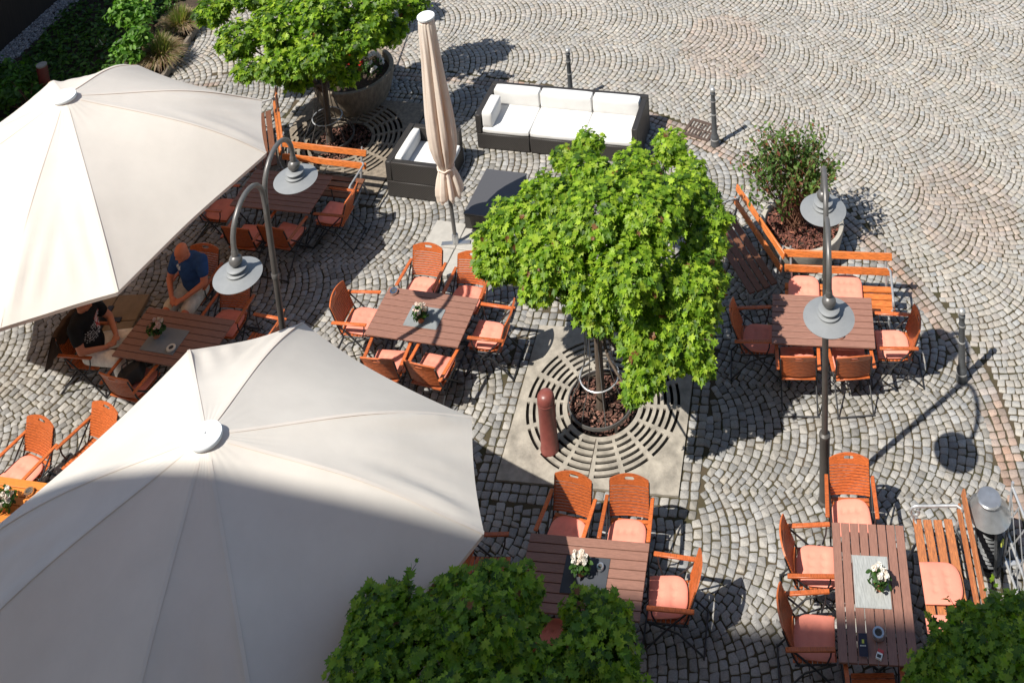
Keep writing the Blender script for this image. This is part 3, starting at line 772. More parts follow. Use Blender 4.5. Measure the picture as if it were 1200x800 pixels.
b = MB(); b.add([(-20.2, 13.7, 5.02), (-14.7, 13.7, 5.02), (-12.85, 27.3, 5.02), (-20.2, 27.3, 5.02), (-20.2, 13.7, 5.2), (-14.7, 13.7, 5.2), (-12.85, 27.3, 5.2), (-20.2, 27.3, 5.2)],
              [(0, 3, 2, 1), (4, 5, 6, 7), (0, 1, 5, 4), (1, 2, 6, 5), (2, 3, 7, 6), (3, 0, 4, 7)]); b.build('roof', M['tile'], wb, smooth=False)

# ------------------------------------------------------------------ parasols
def parasol(label, px, py, rot, zr, za, base_m, r=2.556, ha=.253, seed=1, tweak=None):
    rs = random.Random(seed)
    root = thing('parasol', label, 'parasol', (px, py, 0), 0, 'open cream parasols')
    ang = []
    for k in range(4):
        for s in (-1, 1): ang.append(rot - k * PI / 2 - s * ha)
    ang = sorted(a % (2 * PI) for a in ang)
    cor = []
    for i, a in enumerate(ang):
        dr, dz = (tweak or {}).get(i, (0, 0)); cor.append(Vector(((r + dr) * math.cos(a), (r + dr) * math.sin(a), zr + dz)))
    hub_r = .11; NU, NV = 26, 22
    b = MB(); idx = {}
    def pt(i, u, v):
        j = (i + 1) % 8; A, B = cor[i], cor[j]
        da = (ang[j] - ang[i]) % (2 * PI); a = ang[i] + da * v
        H = Vector((hub_r * math.cos(a), hub_r * math.sin(a), za - .02))
        E = A.lerp(B, v)
        # taut rim pulls inwards between the ribs
        wdt = (B - A).length; s4 = 4 * v * (1 - v)
        E = Vector((E.x * (1 - .030 * wdt / 2.5 * s4), E.y * (1 - .030 * wdt / 2.5 * s4), E.z - .02 * s4))
        P = H.lerp(E, u)
        P.z += .125 * math.sin(PI * u ** 1.35) * (1 - .30 * s4 * wdt / 2.5)          # ribs bow upwards, cloth sags between them
                # small puckers running in from the rib tips
        near = min(v, 1 - v) * wdt * u; fu = max(0, (u - .45) / .55) * min(1, (1 - u) * 7 + .04)
        ph = (i * 1.7 + seed) + (0 if v < .5 else 2.0)
        P.z += (.055 if wdt < 1.6 else .012) * fu ** 1.4 * math.exp(-near / .30) * math.sin(near * 26 + ph)
        P.z += .010 * fu * math.sin(v * 14 + u * 5 + i * 1.3) * (1.7 if wdt < 1.6 else .12)
        P.z += .006 * math.sin(v * 9 + i * 2 + seed) * math.sin(u * 7 + i) * u
        P.z += .0012 * math.exp(-((u - .1) / .12) ** 2) * math.sin(v * 31 + i)
        return P
    for i in range(8):
        for iu in range(NU + 1):
            for iv in range(NV + 1):
                key = (i, iu, iv)
                p = pt(i, iu / NU, iv / NV) if iv < NV else pt((i + 1) % 8, iu / NU, 0); idx[key] = len(b.v); b.v.append(tuple(p)); b.c.append((1, 1, 1))
        # hem
        for iv in range(NV + 1):
            key = (i, 'h', iv)
            p = pt(i, 1.0, iv / NV) if iv < NV else pt((i + 1) % 8, 1.0, 0); q = Vector((p.x * .997, p.y * .997, p.z - .055)); idx[key] = len(b.v); b.v.append(tuple(q)); b.c.append((1, 1, 1))
    K = lambda i, iu, iv: idx[(i, iu, iv)]
    for i in range(8):
        for iu in range(NU):
            for iv in range(NV): b.f.append((K(i, iu, iv), K(i, iu + 1, iv), K(i, iu + 1, iv + 1), K(i, iu, iv + 1)))
        for iv in range(NV): b.f.append((K(i, NU, iv), K(i, 'h', iv), K(i, 'h', iv + 1), K(i, NU, iv + 1)))
    can = b.build('canopy', M['canvas'], root, ang=38)
    s = MB()                                                       # stitched tapes over the seams
    for i in range(8):
        t_ = Vector((-math.sin(ang[i]), math.cos(ang[i]), 0)) * .017; vs = []
        for u in np.linspace(.04, 1, 27):
            p = pt(i, u, 0) + Vector((0, 0, .0022)); vs += [p - t_, p + t_]
        s.add(vs, [(2 * k, 2 * k + 2, 2 * k + 3, 2 * k + 1) for k in range(26)])
    s.build('seam_tape', M['canvas'], can)
    b = MB(); b.lathe([(.001, za - .015), (.15, za - .015), (.155, za + .005), (.155, za + .02), (.148, za + .03), (.02, za + .042), (.001, za + .042)], 32, cap=False); b.build('cap', M['cap_white'], root)
    b = MB(); b.lathe([(.001, za + .042), (.008, za + .046), (.001, za + .05)], 8, cap=False); b.build('cap_bolt', M['black_metal'], root)
    b = MB(); b.tube([(0, 0, .08), (0, 0, za - .03)], .035, 14); b.build('pole', M['pole_grey'], root)
    for i in range(8):
        rb = MB(); pts = [pt(i, u, 0) + Vector((0, 0, -.035)) for u in (.06, .3, .6, .85, .985)]; rb.tube(pts, .011, 6); rbo = rb.build('rib', M['pole_grey'], root)
        st = MB(); st.tube([Vector((.05 * math.cos(ang[i]), .05 * math.sin(ang[i]), zr - .02)), pt(i, .52, 0) + Vector((0, 0, -.045))], .008, 6); st.build('strut', M['pole_grey'], rbo)
    b = MB(); b.lathe([(.06, zr - .06), (.06, zr + .02), (.04, zr + .04)], 16); b.build('runner', M['pole_grey'], root)
    b = MB()
    for sx in (-1, 1):
        for sy in (-1, 1): b.box((sx * .235, sy * .235, .045), (.46, .46, .07), None)
    bs = b.build('base_slab', base_m, root, bevel=.008); bs.rotation_euler = (0, 0, rot - PI / 4 + .4)
    b = MB(); b.box((0, 0, .09), (.5, .08, .02)); b.box((0, 0, .091), (.08, .5, .018)); b.lathe([(.055, .08), (.055, .34), (.045, .36)], 14); b.build('base_foot', M['black_metal'], root)
    return root
parasol('large cream parasol at the upper left over the two seated people', -8.647, 14.299, .366, 2.471, 3.726, M['slab_sand'], seed=2)
parasol('large cream parasol at the bottom left, half in building shade', -4.802, 9.219, .241, 2.33, 3.585, M['slab'], seed=5)

def closed_parasol():
    bx, by = -3.758, 15.439
    root = thing('closed_parasol', 'closed beige parasol tied at the bottom beside the rattan armchair', 'parasol', (bx, by, 0))
    root.rotation_euler = (R(0), R(-1.6), 0)
    prof = [(.07, 3.93), (.115, 3.90), (.125, 3.8), (.135, 3.6), (.155, 3.2), (.18, 2.8), (.205, 2.4), (.215, 2.05), (.205, 1.8), (.165, 1.6), (.12, 1.47), (.112, 1.43), (.125, 1.38), (.17, 1.25), (.205, 1.1), (.215, 0.99), (.205, .96)]
    n = 128; N2 = []
    for i in range(len(prof) - 1):
        for t in np.linspace(0, 1, 4, endpoint=False): N2.append(tuple(np.array(prof[i]) * (1 - t) + np.array(prof[i + 1]) * t))
    N2.append(prof[-1])
    def wob(a, z):
        dp = min(1, max(0, (3.95 - z) / .6)) * (.22 if abs(z - 1.43) > .1 else .10)
        if z < 1.4: dp *= 1.2
        x = a * 8 + .8 * math.sin(a * 2 + 1) + .35 * math.sin(z * 1.6 + a)
        return 1 - dp * (1 - abs(math.sin(x / 2 * 1.0)) ** .8) * 1.6 + .05 * math.sin(a * 3 + z * .9) + .03 * math.sin(a * 16 + z * 2)
    b = MB(); b.lathe(N2, n, cap=False, wob=wob)
    # scalloped lower edge
    for k in range(len(b.v) - n, len(b.v)):
        x, y, z = b.v[k]; a = math.atan2(y, x); b.v[k] = (x, y, z + .05 * math.sin(a * 8 + 1) + .03 * math.sin(a * 3))
    can = b.build('folded_canopy', M['canvas_beige'], root, ang=70)
    b = MB(); ringp = [(.123 * math.cos(2 * PI * k / 40), .123 * math.sin(2 * PI * k / 40), 1.43 + .01 * math.sin(k)) for k in range(40)]; b.tube(ringp, .012, 6, True); b.build('tie_strap', M['canvas_beige'], can)
    b = MB(); b.lathe([(.001, 3.93), (.125, 3.93), (.13, 3.945), (.13, 3.965), (.12, 3.975), (.001, 3.985)], 32, cap=False); b.build('cap', M['cap_white'], root)
    b = MB(); b.tube([(0, 0, .06), (0, 0, 3.93)], .03, 14); b.build('pole', M['pole_grey'], root)
    b = MB(); b.tube([(.05, -.02, 1.05), (.055, -.02, .75)], .012, 8); b.box((.045, -.02, .86), (.04, .03, .06)); b.build('crank', M['steel'], root)
    b = MB()
    for sx in (-1, 1):
        for sy in (-1, 1): b.box((sx * .255 + .02, sy * .255 - .10, .04), (.50, .50, .07))
    o = b.build('base_slab', M['slab'], root, bevel=.008); o.rotation_euler = (0, R(1.6), R(-13))
    b = MB(); b.lathe([(.05, .07), (.05, .22), (.04, .24)], 14); b.box((0, 0, .085), (.44, .07, .015)); b.build('base_foot', M['steel'], root)
closed_parasol()

# ------------------------------------------------------------------ chairs and cushions
def slat_panel(b, x0, x1, ys, width, th, z, along='x'):
    for y in ys: b.box(((x0 + x1) / 2, y, z), (x1 - x0, width, th))

def make_chair():
    root = thing('garden_chair', 'x', 'chair')
    W2 = .225
    sl = Vector((0, .13, .43)).normalized(); O = Vector((0, .215, .47)); nrm = Vector((0, -sl.z, sl.y))    # back plane
    def fm(a, q, s):
        p = O + sl * q + Vector((a, 0, 0)); bow = .028 * (a / W2) ** 2
        return p + nrm * (bow + (.009 if s == 0 else -.009))
    b = MB()
    for k in range(10):                                               # ten slats
        q0 = .012 + k * .0325
        xs = np.linspace(-W2, W2, 7); vs = [(x, q0) for x in xs] + [(x, q0 + .0190) for x in xs]
        fs = [(i, i + 1, i + 8, i + 7) for i in range(6)]
        b.plate(vs, fs, fm)
    # head board with arched top and hand hole
    xs = sorted(set(list(np.linspace(-W2, W2, 15)) + [-.056, .056, -.050, .050, -.04, .04]))
    top = lambda x: .335 + .075 + .048 * (1 - (x / W2) ** 2)
    def hole(x):
        if abs(x) >= .0561: return None
        h = .021 * math.sqrt(max(0, 1 - (x / .0562) ** 6)); return (.408 - h, .408 + h)
    vs = []; fs = []
    col = []
    for x in xs:
        h = hole(x); o = len(vs)
        vs += [(x, .337), (x, (h[0] if h else .408)), (x, (h[1] if h else .408)), (x, top(x))]; col.append((o, bool(h)))
    for (o, h1), (p, h2) in zip(col, col[1:]):
        fs.append((o, p, p + 1, o + 1)); fs.append((o + 2, p + 2, p + 3, o + 3))
    # close the joint line outside the hole by sharing vertices
    vs2 = []; mp = {}; remap = []
    for v in vs:
        k = (round(v[0], 5), round(v[1], 5))
        if k not in mp: mp[k] = len(vs2); vs2.append(v)
        remap.append(mp[k])
    fs = [tuple(dict.fromkeys(remap[i] for i in f)) for f in fs]; fs = [f for f in fs if len(f) > 2]
    b.plate(vs2, fs, fm); b.build('backrest', M['chair_wood'], root, ang=30)
    b = MB()
    for k in range(9):
        y = -.225 + k * .05; b.box((0, y + .02, .425 - .012 * math.sin(PI * k / 8)), (.43, .042, .018))
    b.build('seat', M['chair_wood'], root, bevel=.003)
    for sx in (-1, 1):
        b = MB(); b.bar((sx * .262, .29, .655), (sx * .275, -.21, .668), .046, .022); b.build('armrest', M['chair_wood'], root, bevel=.005)
        b = MB()
        b.tube([(sx * .245, -.30, .013), (sx * .245, -.27, .05), (sx * .245, -.02, .36), (sx * .245, .22, .62), (sx * .255, .26, .642)], .0105, 7)
        b.tube([(sx * .225, .36, .013), (sx * .225, .33, .05), (sx * .225, .10, .30), (sx * .225, -.22, .41)], .0105, 7)
        b.tube([(sx * .228, .16, .40)] + [tuple(fm(sx * W2, q, 1) + Vector((0, .004, 0))) for q in (0.02, .2, .38)], .010, 7)
        b.tube([(sx * .262, -.17, .655), (sx * .255, -.16, .55), (sx * .245, -.12, .43)], .009, 7)
        b.tube([(sx * .225, -.22, .408), (sx * .225, .2, .40)], .009, 7)
        b.build('leg_frame', M['black_metal'], root)
    for y in (-.30, .36):
        b = MB(); b.tube([(-.245, y, .013), (.245, y, .013)], .0105, 7); b.build('foot_bar', M['black_metal'], root)
    b = MB(); b.tube([(-.24, .05, .25), (.24, .05, .25)], .008, 6); b.build('stretcher', M['black_metal'], root)
    return root

def make_cushion_mesh():
    n = 24; vs = []; fs = []
    th = .05
    def w(t):                          # t -1 front .. 1 back
        if t < .1: return 1 - .03 * max(0, -t - .7)
        return max(.02, (1 - ((t - .1) / .9) ** 2.8)) ** (1 / 2.8)
    T = np.sin(np.linspace(-PI / 2, PI / 2, n + 1))
    for s in (0, 1):
        for i in range(n + 1):
            for j in range(n + 1):
                u, t = T[j], T[i]; x = u * .215 * w(t); y = t * .21
                e = max(0, 1 - abs(u) ** 5) ** .5 * max(0, 1 - abs(t) ** 5) ** .5
                z = th * (.5 + .5 * e) if s == 0 else th * (.5 - .5 * min(1, e * 1.3))
                if s == 0:
                    for dx in (-.085, 0, .085):
                        for dy in (-.085, .055):
                            z -= .024 * math.exp(-(((x - dx) / .022) ** 2 + ((y - dy) / .022) ** 2))
                vs.append((x, y, z))
    N1 = (n + 1) * (n + 1)
    for i in range(n):
        for j in range(n):
            a = i * (n + 1) + j
            fs.append((a, a + 1, a + n + 2, a + n + 1)); fs.append((N1 + a, N1 + a + n + 1, N1 + a + n + 2, N1 + a + 1))
    b = MB(); b.add(vs, fs)
    bm = bmesh.new(); me = bpy.data.meshes.new('seat_cushion'); me.from_pydata(b.v, [], b.f); bm.from_mesh(me)
    bmesh.ops.remove_doubles(bm, verts=bm.verts, dist=.0008); bmesh.ops.recalc_face_normals(bm, faces=bm.faces); bm.to_mesh(me); bm.free()
    me.shade_smooth(); me.materials.append(M['cushion']); return me
CUSH = make_cushion_mesh()
def cushion(label, x, y, z, rz, tilt=0.0):
    o = link('seat_cushion', CUSH); o.location = (x, y, z); o.rotation_euler = (tilt, 0, rz)
    return tag(o, label, 'cushion', 'salmon seat cushions')

chair0 = make_chair(); chair_used = [False]
def chair(label, pos, face, cush='', cz=0, group='folding garden chairs round the tables'):
    """pos: point on the ground under the middle of the seat; face: heading of the sitter, degrees"""
    rz = R(face + 90)
    if not chair_used[0]:
        chair_used[0] = True; c = chair0; c.location = (pos[0], pos[1], 0); c.rotation_euler = (0, 0, rz); tag(c, label, group=group)
    else: c = dup(chair0, (pos[0], pos[1], 0), rz, label, group)
    if cush:
        f = Vector((math.cos(R(face)), math.sin(R(face)), 0))
        cushion(cush, pos[0] + f.x * .02 + random.uniform(-.012, .012), pos[1] + f.y * .02 + random.uniform(-.012, .012), .432 + cz, rz + R(random.uniform(-7, 7)))
    return c
def anchor(px, py, face, z=.5):
    p = at(px, py, z); return (p.x + .215 * math.cos(R(face)), p.y + .215 * math.sin(R(face)))
def seat(px, py, z=.47):
    p = at(px, py, z); return (p.x, p.y)

MID = 'the middle table with the closed parasol behind it'
chair('orange slatted chair left of the closed parasol pole, behind the middle left table', anchor(501, 321, -102), -102, 'cushion on the chair left of the closed parasol pole')
chair('orange slatted chair right of the closed parasol pole, partly under the maple', anchor(554, 331, -101), -101, 'half shaded cushion on the chair right of the closed parasol pole')
chair('orange slatted chair at the left end of the middle left table', anchor(405, 371, -8), -8, 'cushion on the chair at the left end of the middle left table')
chair('orange slatted chair between the middle left table and the tree grate', anchor(592, 391, 170), 170, 'cushion on the chair between the middle left table and the tree grate')
chair('orange chair in front of the middle left table, cut by the parasol edge', seat(455, 426), 82, 'cushion in front of the middle left table, cut by the parasol edge')
chair('orange chair in front of the middle left table, seen from behind over the cobbles', seat(508, 433), 72, 'cushion in front of the middle left table, not cut by the parasol')
chair('orange chair in tree shade at the left end of the right table', seat(887, 394), -4, 'shaded cushion at the left end of the table under the right lamp')
chair('orange chair at the right end of the table beside the black bollard', seat(1047, 402), 176, 'bright cushion on the chair beside the black bollard')
chair('orange chair left of the lamp post in front of the right table', seat(935, 424), 86, 'leaf shaded cushion left of the right lamp post')
chair('orange chair right of the lamp post in front of the right table', seat(996, 424), 92, 'bright cushion right of the right lamp post in front of the table')
chair('orange slatted chair behind the bottom table, crossed by a diagonal shadow', anchor(671, 599, -106), -106, 'shaded cushion on the chair crossed by a diagonal shadow')
chair('orange slatted chair behind the bottom table, fully in the sun by the tree grate', anchor(738, 602, -97), -97, 'bright cushion behind the bottom table by the tree grate')
chair('orange chair at the right end of the bottom table', seat(786, 699), 172, 'cushion on the chair at the right end of the bottom table')
chair('chair in front of the bottom table, seen through a gap in the dark maple', seat(637, 750), 84, 'dark red looking cushion glimpsed through the gap in the dark maple')
chair('chair left of the bottom table with one armrest showing past the parasol', seat(570, 672), -4)
chair('orange slatted chair at the far end of the long table by the lamp foot', anchor(996, 577, -95), -95, 'bright cushion at the far end of the long table by the lamp foot')
chair('sunlit orange chair on the left side of the long table, the farther one', seat(953, 661), -3, 'sunlit cushion on the left side of the long table')
chair('shaded orange chair on the left side of the long table, the nearer one', seat(952, 744), -2, 'shaded cushion on the left side of the long table')
chair('chair at the near end of the long table, cut by the bottom of the photo', seat(1026, 815), 88)
chair('orange slatted chair at the far left edge behind the orange table', anchor(45.4, 530.6, -113), -113, 'cushion on the chair at the far left edge behind the orange table')
chair('orange slatted chair with its right half hidden by the lower parasol', anchor(121, 514, -116), -116)
chair('empty orange chair beside the man in the blue shirt', anchor(276, 359, -100), -100, 'shaded cushion on the chair beside the man in the blue shirt')
chair('chair that the man in the blue shirt sits on', (-7.30, 14.40), -101)
chair('chair that the person in the black shirt sits on', (-8.33, 13.39), -8)
BAGC = seat(158, 447)
chair('orange chair holding the black bag in front of the shaded table', BAGC, 72, 'shaded cushion under the black bag')
chair('chair at the right end of the shaded table, almost hidden by the lower parasol', seat(303, 404), 168)
chair('shaded orange chair in front of the back left table, left of the lamp post', seat(292, 276), 78, 'shaded cushion left of the left lamp post')
chair('shaded orange chair in front of the back left table, right of the lamp post', seat(334, 275), 74, 'shaded cushion right of the left lamp post')
chair('orange chair at the right end of the back left table, half in the sun', seat(393, 249), 170, 'cushion at the right end of the back left table')
chair('shaded chair at the left end of the back left table, cut by the parasol edge', seat(258, 244), -10, 'dark cushion at the left end of the back left table')

# ------------------------------------------------------------------ tables
def make_table(L, Wd, m):
    root = thing('garden_table', 'x', 'table')
    b = MB(); p = Wd / 8
    for k in range(8): b.box((0, -Wd / 2 + p * (k + .5), .728), (L, p - .009, .024))
    b.build('tabletop', m, root, bevel=.003)
    b = MB()
    for sy in (-1, 1): b.box((0, sy * (Wd / 2 - .06), .700), (L - .1, .03, .03))
    for x in (-.42, 0, .42): b.box((x * L / 1.33, 0, .7), (.035, Wd - .16, .028))
    b.build('apron_frame', M['black_metal'], root)
    for sx in (-1, 1):
        x = sx * (L / 2 - .20)
        for (y0, y1) in ((-.34, .30), (.34, -.30)):
            b = MB(); b.tube([(x + (.012 if y0 < 0 else -.012), y0 * Wd / .8, .012), (x + (.012 if y0 < 0 else -.012), y1 * Wd / .8, .69)], .014, 8); b.build('leg', M['black_metal'], root)
        b = MB(); b.tube([(x, -.34 * Wd / .8, .012), (x, .34 * Wd / .8, .012)], .011, 6); b.build('foot_bar', M['black_metal'], root)
    return root
TG = 'slatted garden tables'
t0 = make_table(1.327, .793, M['table_wood']); t0.location = (1.551, 13.042, 0); t0.rotation_euler = (0, 0, -.113); tag(t0, 'brown slatted table under the right lamp, set against the corner benches', group=TG)
dup(t0, (-3.821, 13.43, 0), -.213, 'brown slatted table with six chairs left of the middle maple', TG)
dup(t0, (-1.433, 9.97, 0), -.133, 'brown slatted table at the bottom, partly covered by the dark maple', TG)
dup(t0, (-7.13, 13.28, 0), -.225, 'shaded brown slatted table that the two people sit at', TG)
dup(t0, (-6.52, 15.95, 0), -.19, 'shaded brown slatted table at the back left under the lamp heads', TG)
tr = make_table(1.371, .785, M['table_wood']); tr.location = (1.601, 9.679, 0); tr.rotation_euler = (0, 0, -.097 + PI / 2); tag(tr, 'long brown slatted table at the lower right with a grey runner', group=TG)
to = make_table(1.327, .793, M['table_orange']); to.location = (-8.42, 11.02, 0); to.rotation_euler = (0, 0, -.18); tag(to, 'bright orange slatted table at the left edge under the parasol', group=TG)

# ------------------------------------------------------------------ benches
def make_bench(m_seat, m_back, L=1.5, nslat=4, arms=(-1, 1)):
    root = thing('park_bench', 'x', 'bench')
    b = MB(); p = .46 / nslat
    for k in range(nslat): b.box((0, -.235 + p * (k + .5), .425 + .012 * (abs(k - 1.5) - 1)), (L, p - .022, .028))
    b.build('seat', m_seat, root, bevel=.004)
    tilt = Matrix.Rotation(R(-14), 3, 'X')
    for (y, z) in ((.285, .62), (.335, .82)):
        b = MB(); b.box((0, y, z), (L, .028, .098), tilt); b.build('back_slat', m_back, root, bevel=.005)
    for sx in (-1, 1):
        x = sx * (L / 2 - .09); b = MB()
        b.tube([(x, .40, 0), (x, .36, .10), (x, .27, .30), (x, .24, .42), (x, .29, .58), (x, .345, .80), (x, .375, .90)], [.020, .017, .017, .02, .017, .017, .013], 8)
        b.tube([(x, -.30, 0), (x, -.26, .06), (x, -.20, .22), (x, -.22, .34), (x, -.18, .40)], [.020, .017, .017, .017, .017], 8)
        b.tube([(x, -.23, .40), (x, 0, .375), (x, .25, .395)], .016, 8)
        b.tube([(x, -.2, .22), (x, -.05, .17), (x, .1, .2), (x, .28, .30)], .013, 7)
        if sx not in arms: b.build('end_frame', M['iron_grey'], root); continue
        xa = x + sx * .06                                                # arm with a scroll at its front end
        arm = [(xa - sx * .04, .31, .66), (xa, .26, .665), (xa, 0, .655), (xa, -.16, .65)]
        for k in range(12):
            a = PI / 2 + k * .55; rr = .075 * (1 - k / 15); arm.append((xa, -.19 + rr * math.cos(a) * 1.0 - .0, .575 + rr * math.sin(a)))
        b.tube(arm, .0165, 8)
        b.tube([(xa, -.23, .52), (xa, -.20, .46), (x, -.18, .40)], .014, 7)
        b.build('end_frame', M['iron_grey'], root)
    return root
BG = 'park benches with iron ends'
b0 = make_bench(M['bench_wood'], M['bench_wood'], arms=(1,)); b0.location = (1.87, 13.70, 0); b0.rotation_euler = (0, 0, R(-6.5)); tag(b0, 'orange wooden bench behind the right table carrying two cushions', group=BG)
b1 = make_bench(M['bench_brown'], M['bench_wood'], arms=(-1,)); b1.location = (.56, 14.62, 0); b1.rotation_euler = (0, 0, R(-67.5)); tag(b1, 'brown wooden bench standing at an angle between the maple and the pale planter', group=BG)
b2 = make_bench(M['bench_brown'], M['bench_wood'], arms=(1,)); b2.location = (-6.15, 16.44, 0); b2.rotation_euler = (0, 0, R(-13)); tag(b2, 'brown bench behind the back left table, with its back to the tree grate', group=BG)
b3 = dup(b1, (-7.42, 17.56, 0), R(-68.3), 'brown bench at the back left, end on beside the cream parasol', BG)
b4 = make_bench(M['bench_worn'], M['bench_worn'], 1.62); b4.location = (2.393, 9.81, 0); b4.rotation_euler = (0, 0, R(-93.7)); tag(b4, 'weathered orange bench with scrolled iron arm at the right of the long table', group=BG)
for lab, px, py, rz in (('cushion on the bench behind the right table, left of the lamp arm', 942, 338, -6.5), ('cushion on the bench behind the right table, right of the lamp arm', 992, 337, -6.5),
                        ('large bright cushion on the weathered bench', 1104, 684, -93.7), ('cushion on the weathered bench, mostly hidden by the dark maple', 1112, 748, -93.7)):
    p = at(px, py, .46); cushion(lab, p.x, p.y, .447, R(rz))

# ------------------------------------------------------------------ rattan seats
def rbox(b, c, s): b.box(c, s)
def pad(b, c, s, r=.03):
    """a soft box: rounded and slightly puffed"""
    x, y, z = (k / 2 for k in s); n = 8; vs = []; fs = []
    def add_face(o, u, v, nrm):
        base = len(vs)
        for i in range(n + 1):
            for j in range(n + 1):
                a, d = -1 + 2 * i / n, -1 + 2 * j / n
                p = Vector(o) + Vector(u) * a + Vector(v) * d
                q = Vector((max(-x + r, min(x - r, p.x)), max(-y + r, min(y - r, p.y)), max(-z + r, min(z - r, p.z))))
                dd = p - q
                if dd.length > 1e-6: p = q + dd.normalized() * r
                p += Vector(nrm) * .010 * (1 - a ** 2) * (1 - d ** 2)
                vs.append(p + Vector(c))
        for i in range(n):
            for j in range(n): fs.append((base + i * (n + 1) + j, base + (i + 1) * (n + 1) + j, base + (i + 1) * (n + 1) + j + 1, base + i * (n + 1) + j + 1))
    add_face((0, 0, z), (x, 0, 0), (0, y, 0), (0, 0, 1)); add_face((0, 0, -z), (0, y, 0), (x, 0, 0), (0, 0, -1))
    add_face((x, 0, 0), (0, y, 0), (0, 0, z), (1, 0, 0)); add_face((-x, 0, 0), (0, 0, z), (0, y, 0), (-1, 0, 0))
    add_face((0, y, 0), (0, 0, z), (x, 0, 0), (0, 1, 0)); add_face((0, -y, 0), (x, 0, 0), (0, 0, z), (0, -1, 0))
    b.add(vs, fs)
sofa = thing('rattan_sofa', 'long dark rattan sofa with white cushions at the top middle', 'sofa', (-2.27, 17.80, 0), R(-11.9))
SL, SD = 2.85, .93
b = MB()
for i in range(3): b.box((-SL / 2 + SL / 6 + i * SL / 3, -.0, .155), (SL / 3 - .012, SD, .29))
b.build('base', M['rattan'], sofa, bevel=.012)
b = MB(); b.box((0, SD / 2 - .05, .475), (SL - .004, .10, .35)); b.build('back_panel', M['rattan'], sofa, bevel=.012)
for sx in (-1, 1):
    b = MB(); b.box((sx * (SL / 2 - .05), -.052, .475), (.10, SD - .104, .35)); b.build('side_panel', M['rattan'], sofa, bevel=.012)
for i in range(3):
    x = -SL / 2 + SL / 6 + i * SL / 3; wdt = SL / 3 - .015; sh = 0
    if i == 0: wdt -= .10; sh = .05
    if i == 2: wdt -= .10; sh = -.05
    b = MB(); pad(b, (x + sh, -.06, .355), (wdt, SD - .13, .11), .035); b.build('seat_cushion', M['white_cloth'], sofa)
    b = MB(); pad(b, (x + sh, SD / 2 - .20, .545), (wdt - .012, .19, .30), .032); b.build('back_cushion', M['white_cloth'], sofa)
b = MB(); pad(b, (-SL / 2 + .20, -.19, .545), (.19, SD - .44, .30), .032); b.build('side_cushion', M['white_cloth'], sofa)

ac = thing('rattan_armchair', 'dark rattan armchair with white cushions beside the closed parasol', 'armchair', (-4.50, 16.96, 0), R(77))
AW, AD = .96, .94
b = MB(); b.box((0, 0, .155), (AW, AD, .29)); b.build('base', M['rattan'], ac, bevel=.012)
b = MB(); b.box((0, AD / 2 - .05, .475), (AW - .004, .10, .35)); b.build('back_panel', M['rattan'], ac, bevel=.012)
for sx in (-1, 1):
    b = MB(); b.box((sx * (AW / 2 - .05), -.052, .475), (.10, AD - .104, .35)); b.build('side_panel', M['rattan'], ac, bevel=.012)
b = MB(); pad(b, (0, -.07, .36), (AW - .21, AD - .12, .12), .035); b.build('seat_cushion', M['white_cloth'], ac)
b = MB(); pad(b, (0, AD / 2 - .18, .54), (AW - .22, .14, .25), .04); b.build('back_cushion', M['white_cloth'], ac)

ct = thing('rattan_table', 'low dark rattan table between the sofa and the maple', 'coffee table', (-3.22, 16.14, 0), R(-13))
b = MB(); b.box((0, 0, .165), (.69, .98, .32)); b.build('body', M['rattan'], ct, bevel=.012)
b = MB(); b.box((0, 0, .337), (.702, .992, .02)); b.build('tabletop', mat('dark_glass_top', (.075, .075, .08), .35), ct, bevel=.004)

# ------------------------------------------------------------------ street lamps
def make_lamp():
    root = thing('street_lamp', 'x', 'street lamp')
    b = MB(); b.lathe([(.075, 0), (.075, .03), (.06, .05), (.06, .93), (.066, .94), (.066, .98), (.04, 1.0)], 20); b.build('sleeve', M['pole_dark'], root)
    b = MB(); b.lathe([(.037, .95), (.036, 3.62), (.02, 3.64)], 16); b.build('pole', M['pole_dark'], root)
    b = MB(); b.lathe([(.043, 2.60), (.045, 2.61), (.045, 2.65), (.043, 2.66)], 16); b.build('collar', M['pole_grey'], root)
    D = .765; HZ = 3.34
    for s in (-1, 1):
        pts = [(0, 0, 3.35), (0, s * .01, 3.6), (0, s * .02, 3.72)]; r2 = D / 2 - .01
        for k in range(13):
            a = PI - PI * k / 12; pts.append((0, s * (D / 2 + .01 + r2 * math.cos(a)), 3.74 + .36 * math.sin(a)))
        pts.append((0, s * D, 3.62)); 
        b = MB(); b.tube(pts, .030, 12); arm = b.build('arm', M['pole_grey'], root)
        b = MB(); b.lathe([(.270, HZ), (.272, HZ + .006), (.10, HZ + .045), (.10, HZ + .02), (.265, HZ - .006), (.270, HZ)], 48, (0, s * D, 0), False); sh = b.build('lamp_shade', M['lamp_grey'], root)
        for k in range(2):
            z = HZ + .055 + k * .055; rr = .125 - k * .012
            b = MB(); b.lathe([(.05, z), (rr, z), (rr, z + .012), (.085 - .01 * k, z + .03), (.05, z + .03)], 32, (0, s * D, 0), True); b.build('louvre_ring', M['lamp_grey'], root)
        b = MB(); b.ball((0, s * D, HZ + .205), .075, 20, 12, (1, 1, .95)); b.build('lamp_ball', M['pole_grey'], root)
        b = MB(); b.lathe([(.034, HZ + .26), (.04, HZ + .30), (.034, HZ + .34)], 14, (0, s * D, 0)); b.build('arm_socket', M['pole_grey'], root)
        b = MB(); b.lathe([(.09, HZ + .015), (.085, HZ - .03), (.05, HZ - .05), (.001, HZ - .055)], 24, (0, s * D, 0), False); b.build('diffuser', mat('opal_diffuser', (.7, .7, .68), .4), root)
    return root
bl = at(966, 588)
